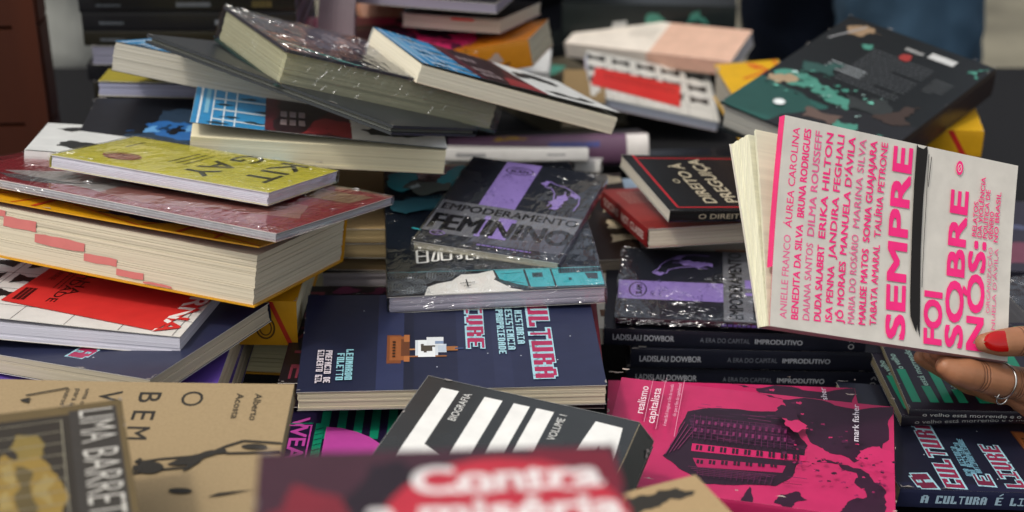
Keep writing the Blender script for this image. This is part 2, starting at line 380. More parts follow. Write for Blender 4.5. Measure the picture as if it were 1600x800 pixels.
FIT = {
    'cultura': (-0.0461, 1.087, 0.1255, 2.88, 0.14, 0.75, 0.2204, 0.1442, 0.015),
    'under_cultura': (-0.0514, 1.1269, 0.1039, -0.03, -2.54, 0.12, 0.2383, 0.169, 0.0199),
    'green_low': (-0.058, 1.05, 0.088, 0, 0, 0, 0.21, 0.14, 0.015),
    'lula': (-0.0144, 0.8571, 0.1474, -16.43, -1.86, 4.55, 0.1613, 0.23, 0.017),
    'pink': (0.1708, 1.0117, 0.0847, -10.7, 1.26, 1.65, 0.2041, 0.14, 0.012),
    'pink_low': (0.1669, 1.0569, 0.0664, -4.2, -0.1, -0.21, 0.1923, 0.14, 0.0119),
    'comic': (-0.0212, 1.2592, 0.1412, 4.51, -0.44, -0.81, 0.168, 0.2516, 0.014),
    'emp_a': (0.0012, 1.2696, 0.1571, -15.94, 1.91, 1.64, 0.1218, 0.1668, 0.0089),
    'emp_b': (0.1722, 1.2395, 0.1014, -5.85, 2.15, -0.39, 0.165, 0.1191, 0.0062),
    'dowbor0': (0.1852, 1.2506, 0.0795, -3.82, -0.02, -0.29, 0.2115, 0.14, 0.0151),
    'dowbor1': (0.2068, 1.2488, 0.0615, -2.51, -0.12, -0.4, 0.2135, 0.14, 0.017),
    'dowbor2': (0.2045, 1.2516, 0.0413, -2.73, -0.07, -0.13, 0.2132, 0.14, 0.0175),
    'dowbor3': (0.2071, 1.2569, 0.0203, -2.86, -0.07, -0.06, 0.212, 0.14, 0.0175),
    'direito': (0.2098, 1.3379, 0.1479, 13.96, -2.51, 6.17, 0.2, 0.1337, 0.0099),
    'vermelho': (0.1949, 1.3491, 0.1156, 14.12, -8.8, 2.85, 0.2, 0.1314, 0.0166),
    'ellipse': (0.1719, 1.2927, 0.078, 1.64, -0, 0, 0.21, 0.2, 0.015),
    'sempre': (0.2687, 1.0788, 0.2231, 20.01, 57.5, 18.57, 0.2127, 0.1465, 0.012),
    'kit': (-0.2429, 1.1774, 0.2372, -18.88, -14.92, 1.56, 0.1808, 0.1237, 0.0071),
    'redwrap': (-0.2627, 1.1631, 0.2285, -25, -13.46, -1.11, 0.2982, 0.1664, 0.0062),
    'dict': (-0.2783, 1.1576, 0.177, -17.9, -13.3, 2.84, 0.25, 0.1651, 0.0393),
    'erna': (-0.3223, 1.1025, 0.1582, -8.71, -6.32, 0.32, 0.2, 0.1352, 0.0133),
    'navy': (-0.3121, 1.085, 0.1418, -25.47, -3.94, -5.53, 0.22, 0.1452, 0.0149),
    'purple': (-0.3087, 1.0718, 0.118, -1.69, 0, 0, 0.2, 0.14, 0.022),
    'purple_low': (-0.3068, 1.0973, 0.095, -0.76, 0, -0, 0.2, 0.14, 0.022),
    'dict2': (-0.1837, 1.2103, 0.1179, -0.84, -2.27, 3.38, 0.032, 0.1998, 0.0373),
    'dict3': (-0.2214, 1.2405, 0.0693, 1.39, -0.21, 1.91, 0.0675, 0.2, 0.0342),
    'kraft': (-0.2493, 0.8754, 0.17, 0.36, 0.89, 1.78, 0.21, 0.15, 0.014),
    'lima': (-0.2674, 0.6977, 0.235, 16.25, -0.1, 2.16, 0.15, 0.22, 0.015),
    'contra': (-0.021, 0.4569, 0.3655, 4.81, 2.29, 1.5, 0.1417, 0.21, 0.0153),
    'tan': (0.1234, 0.6776, 0.2094, 23.37, 0.1, -0.16, 0.0431, 0.21, 0.012),
    'green': (0.40552, 1.1502, 0.072997, 0.57, -0.63, 1.98, 0.2121, 0.1414, 0.005858),
    'green_b': (0.3979, 1.153, 0.07, 2.57, -0, 0, 0.21, 0.14, 0.009),
    'cultura_b': (0.37752, 1.0778, 0.042696, 7.47, -1.47, 7.45, 0.2288, 0.1508, 0.014976),
    'city_a': (-0.1686, 1.337, 0.202, 6.4, -0.01, 6.55, 0.2111, 0.14, 0.0219),
    'city_b': (-0.23583, 1.4275, 0.21072, -8.7, -17.09, 8.1, 0.2205, 0.147, 0.025515),
    'black': (-0.1705, 1.3319, 0.24637, -30.71, -20.67, 7.25, 0.25157, 0.14391, 0.0046295),
    'thick': (-0.13943, 1.3764, 0.23306, 26.65, -3.15, 21.2, 0.20924, 0.155, 0.031515),
    'city_c': (-0.020979, 1.4063, 0.21806, 21.14, -4.33, 22.56, 0.1975, 0.13079, 0.016538),
    'erna_b': (0.1648, 1.8782, 0.0355, 0.94, 5.16, 12.43, 0.1558, 0.1293, 0.0093),
    'peach': (0.1846, 1.9847, 0.0517, -28.63, 12.74, -3.72, 0.2246, 0.0734, 0.02),
    'teal': (0.3388, 1.5288, 0.1493, -41.16, 7.47, 6.34, 0.1673, 0.2306, 0.0308),
    'dict4': (0.2856, 1.6956, 0.0549, -83.5, 2, 0.4, 0.25, 0.0753, 0.0395),
    'purple_spine': (0.038, 1.6999, 0.0199, 2.93, -20.05, -0.77, 0.2164, 0.09, 0.0338),
    'white_spine': (0.0034, 1.5833, 0.075, -0.71, -21, 0.01, 0.1486, 0.07, 0.0119),
    'white_spine2': (-0.0117, 1.5984, 0.06, -5.94, -21, -0, 0.21, 0.07, 0.0114),
    'facing_head': (-0.2934, 1.2895, 0.1904, 6.37, -12.46, 6.83, 0.21, 0.1398, 0.0219),
    'blueface': (-0.2656, 1.3341, 0.1901, 2.34, 0.32, 1.51, 0.21, 0.14, 0.02),
    'yellowgrey': (-0.2854, 1.4864, 0.1876, 8.24, -14.26, 4.29, 0.2, 0.129, 0.0091),
    'topgrey': (-0.0415, 1.6996, 0.1862, -19.4, -8.41, -2.19, 0.1088, 0.1289, 0.0119),
    'topstack': (-0.0858, 1.697, 0.2238, -19.65, 0.06, -1.6, 0.2, 0.14, 0.0074),
    'orange': (-0.0346, 1.6571, 0.1513, -8.53, -9.14, -12.34, 0.14, 0.1301, 0.0274),
    'toppink': (-0.1392, 1.6516, 0.17, 1.79, 0, -0, 0.205, 0.14, 0.012),
}
# ---------------------------------------------------------------- the place: ground, table, cloth
def simple_box(name, x0, x1, y0, y1, z0, z1, m, parent=None):
    mb = MB(); mb.box(x0, x1, y0, y1, z0, z1, m); return mb.build(name, parent)
conc = plain('pale concrete', '#6f6a5a', .9, .3, 6, bump=.002)
g = MB(); g.grid(lambda u, v: (-60 + 120*u, -60 + 120*v, -.75), 8, 8, conc); go = g.build('ground'); go['kind'] = 'structure'
wood = plain('dark varnished wood', '#431a06', .5, .45, 9, (1, 1, .12), .4)
clothm = plain('black table cloth', '#141416', .9, .3, 300, bump=.0004)  # added cloth, black so that the gaps between the books look dark
TX0, TX1, TY0, TY1 = -.74, 1.05, .12, 2.07
tb = thing('display_table', 'long display table under a black cloth carrying the heaps of books', 'table', (0, 0, -.75))
simple_box('tabletop', TX0, TX1, TY0, TY1, .715, .742, wood, tb)
for lx in (TX0 + .06, TX1 - .06):
    for ly in (TY0 + .06, TY1 - .06): simple_box('leg', lx - .025, lx + .025, ly - .025, ly + .025, 0, .715, wood, tb)
tc = MB(); nA = 90
def drape(u, v):                                              # v 0 at the edge, 1 at the hem
    peri = [(TX0, TY0), (TX1, TY0), (TX1, TY1), (TX0, TY1)]; s = u * 4; k = int(s) % 4; f = s - int(s) if u < 1 else 0
    a, b = peri[k], peri[(k + 1) % 4]; x, y = a[0] + (b[0]-a[0])*f, a[1] + (b[1]-a[1])*f
    nx_, ny_ = [(0,-1),(1,0),(0,1),(-1,0)][k]; o = .006 + v * (.018 + .014 * math.sin(u * 170))
    return (x + nx_ * o, y + ny_ * o, -.004 - .55 * v)
tc.grid(lambda u, v: (TX0 - .006 + (TX1 - TX0 + .012) * u, TY0 - .006 + (TY1 - TY0 + .012) * v, -.0035), 12, 12, clothm)
tc.grid(drape, 4 * nA, 6, clothm)
tag(tc.build('tablecloth', smooth=True), 'plain black cloth spread over the display table beneath all the books', 'tablecloth')

# ---------------------------------------------------------------- artwork shared by repeats of one title
NAVY, CYAN, MAG = '#20243a', '#9fc9d2', '#a32a52'
def ship(u, v, s, L, W):
    """a little pixel sailing ship lying on its side, masts towards +u"""
    k = .0021 * s; a = []
    def px(i, j, w_, h_, c): a.append(('r', c, u + i*k/L, v + j*k/W, u + (i+w_)*k/L, v + (j+h_)*k/W))
    for i, j, w_, h_, c in ((0,0,5,20,'#7a4526'),(1,2,5,17,'#94572f'),(5,5,3,12,'#643a22'),(6,1,2,4,'#a8683a'),(6,15,2,5,'#a8683a'),(8,9,16,1,'#b07a48'),(8,4,13,1,'#8d5a34'),
        (10,5,8,11,'#c9cfd2'),(11,4,6,12,'#dfe2e0'),(18,7,3,6,'#b9c3cc'),(14,12,6,6,'#d6d9d8'),(12,8,4,4,'#4a4238'),(13,7,1,1,'#4a4238'),(16,11,1,1,'#4a4238'),(12,12,1,1,'#4a4238'),(17,13,3,2,'#7d8ea8'),(21,8,4,3,'#9a6236'),(24,9,3,1,'#3c4a6a')):
        px(i, j, w_, h_, c)
    for q in range(6): px(2, 4 + 2*q, 1, 1, '#2c1a10')
    return a
def cultura_art(L, W):
    a = [('r', '#2b3150', .253, .0, .342, 1), ('r', '#1b1e30', .342, 0, .375, 1), ('r', '#262b44', .52, 0, 1, 1), ('r', '#2a2f49', .64, 0, .7, 1)]
    a += ship(.285, .26, 1.0, L, W)
    a += [('x', MAG, 'CULTURA', (.772, 1.0), (.772, .075), .0155, CYAN), ('x', MAG, 'LIVRE', (.556, 1.0), (.556, .395), .0125, CYAN)]
    a += [('x', CYAN, 'UMA HISTORIA', (.726, .99), (.726, .43), .0055, None), ('x', CYAN, 'DA RESISTENCIA', (.692, .99), (.692, .37), .0055, None), ('x', CYAN, 'ANTIPROPRIEDADE', (.660, .99), (.660, .326), .0055, None)]
    a += [('x', '#8fc4cc', 'LEONARDO', (.151, .40), (.151, .097), .0053, None), ('x', '#8fc4cc', 'FOLETTO', (.122, .36), (.122, .095), .0053, None),
          ('x', '#d8cdd2', 'PREFACIO DE', (.083, .39), (.083, .071), .0048, None), ('x', '#d8cdd2', 'GILBERTO GIL', (.056, .395), (.056, .071), .0048, None)]
    for u, v in ((.905, .5), (.85, .25), (.73, .3), (.62, .33), (.93, .9), (.2, .8), (.45, .2)): a.append(('r', '#cfd6dc', u, v, u + .004, v + .006))
    return a
def pink_art():
    D = '#33182c'; P = '#c42c62'
    a = [('j', D, [(.50, 1.0), (.60, .96), (.655, .80), (.69, .68), (.74, .55), (.80, .50), (.86, .45), (.93, .50), (1, .42), (1, 1)], .16, 4, 3),
         ('j', P, [(.88, .56), (.95, .62), (1, .56), (1, .40), (.94, .36), (.90, .44)], .25, 3, 5),
         ('j', D, [(.72, .40), (.80, .43), (.87, .36), (.90, .22), (.84, .1), (.80, 0), (.93, 0), (.97, .15), (.93, .3), (.86, .40), (.76, .44), (.70, .36)], .22, 3, 8),
         ('j', D, [(.62, .10), (.68, .14), (.71, .08), (.66, .0), (.60, .02)], .2, 3, 9), ('j', D, [(.50, .06), (.515, .13), (.53, .0), (.49, 0)], .1, 2, 10),
         ('j', '#2b1626', [(.265, .735), (.32, .78), (.50, .81), (.585, .835), (.62, .74), (.66, .66), (.70, .55), (.69, .45), (.665, .36), (.655, .26), (.60, .16), (.46, .12), (.36, .10), (.27, .2), (.206, .294), (.24, .5)], .05, 3, 11),
         ('p', '#43203a', [(.275, .66), (.60, .70), (.66, .55), (.30, .53)]), ('p', '#c21f5c', [(.30, .44), (.70, .455), (.695, .40), (.30, .37)]),
         ('p', '#a81c52', [(.31, .31), (.63, .345), (.62, .28), (.33, .235)])]
    for i in range(9):
        u = .315 + i * .042
        for s in (0, .013): a.append(('r', '#2b1626', u + s, .385 + i*.002, u + s + .009, .43 + i*.002))
        if i < 7: a += [('r', '#2b1626', u + .01 + s, .265 + i*.008, u + .019 + s, .30 + i*.008) for s in (0, .013)]
    for q in range(4): a.append(('l', '#7d2a56', [(.215 + q*.013, .30 + q*.02), (.262 + q*.013, .62 - q*.02)], .0005))
    for q in range(5): a.append(('l', '#7d2a56', [(.30 + q*.01, .22 - q*.015), (.60 - q*.02, .24 - q*.015)], .0004))
    for i in range(16): a.append(('l', '#5a2348', [(.292 + .022*i, .70 - .002*i), (.298 + .022*i, .47)], .0005))
    for i in range(8): a.append(('l', '#5a2348', [(.28, .48 + .028*i), (.655 - .004*i, .482 + .028*i)], .0004))
    for i in range(14): a.append(('l', '#521f42', [(.33 + .02*i, .22), (.335 + .019*i, .14)], .0005))
    for i in range(15):
        for j in range(2): a.append(('r', '#7a2a58', .30 + .0225*i, .525 + .075*j, .308 + .0225*i, .56 + .075*j))
    r = random.Random(21)
    for i in range(70):                                       # printed grain: streaks on the walls, flecks round the clouds
        u, v = r.uniform(.27, .64), r.uniform(.14, .80)
        if .36 < v < .46 or .23 < v < .35: continue
        a.append(('l', r.choice(['#5b2348', '#40203a', '#241320', '#6f2a52']), [(u, v), (u + r.uniform(.02, .09), v + r.uniform(-.004, .004))], r.uniform(.0003, .0007)))
    for i in range(80):
        t = r.random(); u = .62 + .36 * t + r.uniform(-.05, .05); v = (.80 - .5 * t if i % 2 else .42 - .3 * t) + r.uniform(-.12, .10)
        z = r.uniform(.004, .016); a.append(('j', r.choice([D, P, '#8a1f50', '#521c3c']), [(u, v), (u + z, v + z*.4), (u + z*.7, v + z*1.5), (u - z*.3, v + z)], .35, 2, 100 + i))
    a += [('j', P, [(.60, .70), (.64, .74), (.69, .62), (.66, .58)], .3, 3, 14), ('j', D, [(.585, .80), (.64, .80), (.66, .72), (.60, .70)], .3, 3, 15),
          ('t', '#e6d2d6', 'realismo', (.112, .58), (.112, .85), .0062, .012), ('t', '#e6d2d6', 'capitalista', (.158, .50), (.158, .845), .0062, .012),
          ('t', '#d5a5b5', 'é mais fácil imaginar o fim do mundo', (.201, .49), (.201, .90), .0027, .01), ('t', '#d5a5b5', 'do que o fim do capitalismo?', (.229, .59), (.229, .92), .0027, .01),
          ('l', '#d9a9b8', [(.122, .5), (.122, .93)], .0003), ('l', '#d9a9b8', [(.168, .45), (.168, .93)], .0003), ('l', '#d9a9b8', [(.236, .4), (.236, .95)], .0003),
          ('t', '#d9d2d8', 'mark fisher', (.872, .56), (.872, .90), .0048, .012)]
    return a
def slam_art():
    """dark pocket book with a lilac upright band, a block title and a lilac statue drawn in line"""
    LI, GR = '#8e78b8', '#6c6c70'
    a = [('r', LI, .26, .36, .52, 1.0), ('r', GR, .0, .30, 1, .47), ('r', GR, 0, .13, .11, .30), ('r', GR, .14, .12, .36, .30), ('r', '#4d4c55', .36, .08, .98, .30),
         ('r', LI, .36, .14, .40, .36), ('r', LI, .46, .14, .58, .36),
         ('t', '#0d0e12', 'EMPODERAMENTO', (.03, .375), (.985, .375), .0115, .022), ('t', '#0d0e12', 'FEMININO', (.03, .165), (.985, .165), .0275, .03),
         ('o', '#1f1c2a', (.39, .90), .0125, .0075, .0010), ('t', '#1f1c2a', 'SLAM', (.325, .88), (.455, .88), .0050, .03), ('b', '#1f1c2a', (.345, .915), (.011, 0), (0, .0015), 1, .0012),
         ('o', '#8b6fae', (.12, .115), .0065, .0042, .0008), ('l', '#8b6fae', [(.12, .13), (.12, .10)], .0006), ('l', '#8b6fae', [(.10, .115), (.14, .115)], .0005),
         ('b', '#7a62a6', (.42, .05), (.045, 0), (0, .003), 1, .0022)]
    for p in ([(.60, .80), (.64, .83), (.70, .80), (.76, .79), (.83, .75), (.90, .70), (.92, .62), (.91, .54)], [(.62, .80), (.63, .76), (.68, .75), (.72, .70), (.74, .62), (.72, .55)], [(.79, .73), (.80, .64), (.84, .70), (.88, .68)], [(.76, .66), (.78, .58), (.82, .56)]):
        a.append(('l', LI, p, .0011))
    a += [('j', LI, [(.59, .79), (.62, .83), (.65, .81), (.64, .77)], .2, 3, 4), ('j', LI, [(.75, .66), (.80, .70), (.82, .60), (.78, .52), (.74, .52)], .25, 3, 5), ('j', LI, [(.83, .73), (.90, .69), (.88, .66), (.84, .69)], .2, 2, 6)]
    r = random.Random(5)
    for i in range(46): u, v = r.uniform(.265, .50), r.uniform(.5, .84); a.append(('j', '#5b4d80', [(u, v), (u + r.uniform(.004, .02), v + .004), (u + .006, v + r.uniform(.006, .014))], .3, 1, i))
    return a
def stripes_art():
    G, D, M = '#1a9a72', '#1d1426', '#b03a86'
    a = []
    for i, (u, v) in enumerate(((.022, .43), (.088, .25), (.14, .42), (.195, .22))):
        a.append(('p', G, [(u, .075), (u + .033, .075), (u + .026, v), (u - .007, v)]))
        a.append(('t', '#a9cdbb', ['o velho', 'está morrendo', 'e o novo', 'não pode nascer'][i], (u + .022, v + .005), (u + .01, [.60, .66, .66, .5][i]), .0055, .025))
    a += [('p', G, [(.27, .075), (.325, .075), (.30, .36), (.25, .36)]), ('p', '#0b3d33', [(.275, .24), (.296, .24), (.29, .33), (.268, .33)]),
          ('p', G, [(.372, .07), (.60, .07), (.60, .105), (.40, .105), (.382, .24), (.352, .24)]), ('p', G, [(.42, .16), (.60, .16), (.60, .20), (.41, .20)])]
    for i in range(6): u = .46 + i * .08; a.append(('p', G, [(u, .3), (u + .04, .3), (u + .03, .95), (u - .01, .95)]))
    return a
def tribal_art():
    """green striped book with a magenta half disc and block letters"""
    G, M = '#12805f', '#b8469a'
    a = [('r', '#1c1530', 0, 0, 1, 1)]
    for i in range(15):
        u = .115 + i * .058; a.append(('r', G, u, .20, u + .030, 1.0))
    a += [('p', M, [(.137, -.3), (.137, .312), (.19, .300), (.245, .262), (.29, .215), (.33, .15), (.36, .07), (.37, -.1)]),
          ('r', G, .100, 0, .130, .345), ('r', M, .0, .0, .088, .33), ('r', '#1c1530', .006, .0, .082, .318), ('t', M, 'WEA', (.018, .40), (.018, .0), .0125, .03), ('l', G, [(.0, .34), (.09, .345)], .0012)]
    for i in range(6): a.append(('l', '#0d3a36', [(.102, .03 + .05*i), (.128, .05 + .05*i)], .0007))
    return a
def city_art():
    B = '#2f86b8'
    a = [('r', B, 0, 0, .30, 1), ('r', '#dfe3e4', .022, 0, .031, 1), ('r', '#7fb6cf', .045, .25, .062, .8)]
    for u in (.075, .12, .165): a.append(('r', '#d6dde0', u, 0, u + .006, 1))
    for v in (.12, .33, .55, .78): a += [('p', '#c9d2d4', [(.08, v), (.30, v - .05), (.30, v - .02), (.08, v + .03)])]
    for i, (u, v) in enumerate(((.06, .05), (.1, .2), (.2, .12), (.07, .45), (.18, .6), (.1, .85), (.24, .35))): a.append(('j', '#1d3340', [(u, v), (u + .05, v + .02), (u + .09, v - .01), (u + .05, v - .03)], .2, 2, i))
    a += [('r', '#551d26', .285, 0, .33, 1), ('r', '#4a2025', .33, 0, .62, 1), ('j', '#8f2f33', [(.40, .0), (.63, .0), (.63, .3), (.52, .34), (.42, .2)], .12, 3, 2), ('j', '#2b1a1d', [(.33, .0), (.42, .0), (.52, .4), (.6, 1), (.4, 1), (.33, .5)], .1, 3, 6),
          ('r', '#dcdcd6', .625, 0, 1, 1)]
    for i in range(3):
        for v in (.14, .30, .62): a.append(('r', '#8f7d7e', .345 + i*.036, v, .37 + i*.036, v + .11))
    a += [('j', '#262626', [(.66, .18), (.74, .26), (.80, .20), (.88, .30), (.95, .22), (.86, .12), (.76, .10), (.70, .1)], .2, 3, 12), ('j', '#2a2a2a', [(.64, .55), (.75, .68), (.86, .6), (.9, .8), (.76, .86), (.66, .75)], .2, 3, 13)]
    return a
def cards_art(full=True):
    """white book printed with black fish shapes and one big red panel"""
    K = '#23211f'
    a = []
    for i in range(5): a.append(('l', '#4a4a48', [(.17 + .2*i, 0), (.17 + .2*i, 1)], .0005))
    for j in range(4): a.append(('l', '#5a5a58', [(0, .2 + .25*j), (1, .2 + .25*j)], .0005))
    for i in range(5):
        for j in range(3):
            u, v = .07 + .2*i, .36 + .25*j
            a.append(('j', K, [(u-.07, v+.075), (u-.025, v+.03), (u+.025, v+.04), (u+.075, v+.085), (u+.07, v-.075), (u+.025, v-.04), (u-.025, v-.03), (u-.07, v-.08)], .08, 2, i*4+j))
    return a
# ---------------------------------------------------------------- the books, each with its own pose on the heap
def bk(key, label, **kw):
    p = FIT[key]; d = list(p[6:]); d = kw.pop('dims', d)
    pose = list(p[:6])
    for i, dv in kw.pop('off', {}).items(): pose[i] += dv
    return book(tuple(pose), tuple(d), label, **kw)
G_SHIP, G_PINK, G_SLAM, G_STRIPE = 'dark blue books with a pixel ship', 'magenta and black books', 'small dark film wrapped books with a lilac band', 'green and black striped books'
G_CITY, G_CARD, G_NAVYSP, G_DICT = 'white books with a blue street picture', 'white books with a red panel', 'stacked dark spined books', 'yellow dictionaries'
# middle of the table
L, W, T = FIT['cultura'][6:]
bk('cultura', 'dark blue book with pixel ship and crimson letters lying under the turquoise wrapped comic', cover=NAVY, art=cultura_art(L, W), spine='b', pages='#d3c8ad', slabs=6, group=G_SHIP)
r_ = []
for i in range(5): r_.append(('t', '#6d2a3a', 'MORTE'[i], (.028, .93 - .19*i), (.028, .80 - .19*i), .012, .03))
for i in range(9): r_.append(('j', '#5b2440', [(.1 + .1*i, .93), (.16 + .1*i, .99), (.2 + .1*i, .95), (.15 + .1*i, .91)], .3, 3, i))
r_ += [('r', '#7d2432', .955, 0, 1, 1), ('r', '#c9b9b2', .958, 0, .962, 1)]
bk('under_cultura', 'black book with dull maroon letters sticking out beneath the central dark blue book', cover='#151219', art=r_, pages='#2a2226', spine='b')
bk('green_low', 'green striped book with magenta half disc peeking out below the central dark blue book', cover='#1c1530', art=tribal_art(), spine='b', pages='#cfc6b0', group=G_STRIPE)
LU = '#e9e7df'
lula = [('p', LU, [(.086, .949), (.163, .949), (.163, .635), (.255, .60), (.255, .53), (.086, .53)]), ('p', LU, [(.276, .949), (.355, .949), (.355, .61), (.404, .61), (.404, .949), (.474, .949), (.474, .53), (.276, .53)]),
        ('p', LU, [(.503, .949), (.579, .949), (.579, .60), (.66, .60), (.66, .53), (.503, .53)]), ('p', LU, [(.758, .949), (.874, .945), (.93, .53), (.86, .53), (.845, .66), (.79, .66), (.775, .53), (.705, .53)]),
        ('p', '#2e302f', [(.815, .83), (.838, .73), (.797, .73)]), ('t', '#d9d7cf', 'BIOGRAFIA', (.222, .784), (.222, .946), .0056, .0), ('t', '#d9d7cf', 'VOLUME 1', (.637, .798), (.637, .944), .0056, .0),
        ('l', '#8a8a86', [(.0, .9985), (1, .9985)], .0006), ('l', '#8a8a86', [(.0015, 0), (.0015, 1)], .0006)]
bk('lula', 'dark grey glossy book with tall white capitals in front of the dark blue book', cover='#2e302f', art=lula, fin='gloss', spine='l', droop=('r', .0125, .085, .0105), pages='#b9a88a')
book((.046, .79, .100, -17, -1, 1), (.150, .22, .032), 'white paged book lying directly beneath the dark grey glossy book', cover='#d8d4c8', pages='#d8d4c4', spine='l')
bk('pink', 'magenta book with a black tower, the upper copy in front of the dark spined stack', cover='#ba2a5c', art=pink_art(), spine='f', pages='#c9c0ae', group=G_PINK)
bk('pink_low', 'magenta book tucked under the tower cover copy, showing only its left strip', cover='#bd1f58', art=pink_art(), spine='f', pages='#c9c0ae', group=G_PINK)
T_ = '#39a6ad'
L, W, T = FIT['comic'][6:]
com = [('r', '#1b222c', 0, 0, 1, 1), ('p', '#23242a', [(0, .0), (.17, .0), (.20, .05), (.33, .13), (.5, .15), (0, .162)]), ('p', '#e4e0d6', [(.165, -.01), (.185, .055), (.23, .075), (.30, .09), (.345, .13), (.42, .13), (.496, .150), (.505, .10), (.495, .085), (.53, .055), (.57, .02), (.62, .004), (.62, -.01)]),
       ('p', T_, [(.505, .146), (1, .134), (1, .012), (.66, .012), (.60, .03), (.545, .058), (.52, .09)]), ('p', '#1f3a40', [(.50, .10), (.53, .055), (.6, .024), (.66, .008), (1, .006), (1, .016), (.67, .022), (.61, .042), (.55, .07)]),
       ('l', '#1c2a30', [(.64, .16), (.655, .01)], .0018), ('l', '#1c2a30', [(.765, .15), (.775, .02)], .0014), ('l', '#22545a', [(.53, .12), (.63, .125)], .0008), ('l', '#22545a', [(.55, .07), (.63, .05)], .0008),
       ('r', '#2a5c62', .675, .085, .725, .118), ('r', '#1c3a40', .68, .09, .72, .113), ('r', '#1f4a50', .84, .055, .855, .072), ('p', '#1b2c34', [(.92, .10), (.98, .095), (.975, .055), (.93, .06)]),
       ('r', '#24505a', .80, .105, 1, .135), ('l', '#6fc3c8', [(.5, .148), (1, .136)], .0009), ('l', T_, [(0, .163), (.5, .148)], .0006)]
for i in range(15): com.append(('l', '#0f1a20', [(.81 + .013*i, .104), (.812 + .013*i, .134)], .0009))
for cx, cy, n_ in ((.03, .03, 7), (.10, .06, 6), (.05, .12, 5), (.16, .11, 5), (.25, .125, 5), (.14, .02, 4), (.33, .14, 3)):
    for q in range(n_): com.append(('o', '#8f969a', (cx, cy), .0022*(q+1), .0022*(q+1), .00035))
com += [('l', '#24241f', [(.335, .055), (.405, .06)], .0009), ('l', '#24241f', [(.37, .03), (.365, .08)], .0009), ('l', '#24241f', [(.352, .035), (.385, .037)], .0007)]
WH = '#d8d6cd'
for p in ([(.145, .21), (.145, .30)], [(.145, .21), (.195, .213), (.195, .30), (.145, .30)], [(.145, .255), (.195, .257)], [(.21, .30), (.235, .30), (.215, .218), (.245, .22), (.25, .30)], [(.262, .30), (.262, .22), (.305, .222), (.31, .30), (.262, .30)], [(.325, .30), (.355, .30), (.355, .225), (.335, .225)], [(.385, .30), (.38, .215), (.41, .216)], [(.43, .216), (.435, .25), (.45, .3)], [(.475, .22), (.48, .30), (.51, .30)]): com.append(('l', WH, p, .0019))
com += [('j', T_, [(.02, .92), (.10, .97), (.165, .93), (.17, .87), (.12, .84), (.13, .80), (.10, .77), (.02, .82)], .22, 4, 3), ('j', T_, [(.27, .84), (.33, .93), (.42, .98), (.45, .95), (.40, .88), (.36, .80), (.29, .79)], .2, 4, 5),
        ('j', '#5f6a62', [(.09, .80), (.17, .86), (.30, .82), (.37, .86), (.33, .76), (.20, .73)], .2, 3, 6), ('j', '#c9d6d2', [(.12, .81), (.17, .835), (.19, .81), (.14, .79)], .2, 2, 7), ('j', '#30606a', [(.02, .70), (.4, .74), (.36, .60), (.1, .58)], .2, 3, 8), ('l', T_, [(.13, .47), (.20, .44)], .002)]
for i in range(26): com.append(('l', '#2a5a66', [(.10 + .01*i, .60), (.11 + .01*i, .72)], .0006))
bk('comic', 'large film wrapped comic with turquoise house and white sky on the dark blue book', cover='#1b222c', art=com, fin='satin', spine='l', pages='#b9b3bd', wrap=.9, back='#15161a', slabs=9)
bk('emp_a', 'small film wrapped dark book with an upright lilac band on the turquoise comic', cover='#22252d', art=slam_art(), fin='satin', spine='r', spine_col='#3c3350', pages='#b3ac98', wrap=.9, group=G_SLAM)
def turn(a):                                                  # the same cover seen a quarter turn round (u, v) -> (1 - v, u)
    f = lambda p: (1 - p[1], p[0]); o = []
    for it in a:
        k = it[0]
        if k in 'pjl': o.append((k, it[1], [f(p) for p in it[2]]) + it[3:])
        elif k == 'r': (u0, v0), (u1, v1) = f((it[2], it[3])), f((it[4], it[5])); o.append(('r', it[1], min(u0, u1), min(v0, v1), max(u0, u1), max(v0, v1)))
        elif k in 'eo': o.append((k, it[1], f(it[2]), it[4], it[3]) + it[5:])
        elif k in 'tx': o.append((k, it[1], it[2], f(it[3]), f(it[4])) + it[5:])
    return o
def half(a): return turn(turn(a))
slam_q = turn(slam_art())
bk('emp_b', 'small film wrapped dark book with a lilac band lying sideways on the dark spined stack', cover='#20232a', art=slam_q, fin='satin', spine='f', spine_col='#2a1d26', spine_art=[('b', '#6d56a0', (.52, .3), (.05, 0), (0, .002), 1, .0022)], pages='#8d8374', wrap=2.4, group=G_SLAM)
lab = ['dark spined book on top of its stack, directly under the small lilac banded book', 'dark spined book second from the top of the stack below the sideways lilac book', 'dark spined book third from the top of its stack, just behind the magenta books', 'dark spined book at the bottom of its stack, mostly hidden behind the magenta books']
for i in range(4):
    sa = [('t', '#b9bcc2', 'LADISLAU DOWBOR', (.035, .34), (.27, .34), .0055, .008), ('t', '#6f737c', 'A ERA DO CAPITAL', (.37, .36), (.56, .36), .0045, -.004), ('t', '#a7aab0', 'IMPRODUTIVO', (.58, .36), (.76, .36), .0045, .02),
          ('o', '#a9a9a9', (.945, .34), .0024, .0024, .0007), ('l', '#a9a9a9', [(.937, .62), (.948, .78), (.956, .60)], .0007)]
    bk('dowbor%d' % i, lab[i], cover='#1a1c27', spine='f', spine_art=sa, pages='#cfc8b8', group=G_NAVYSP, art=[('r', '#c9c6bd', .03, .02, .06, .5)] if i in (1, 3) else ())
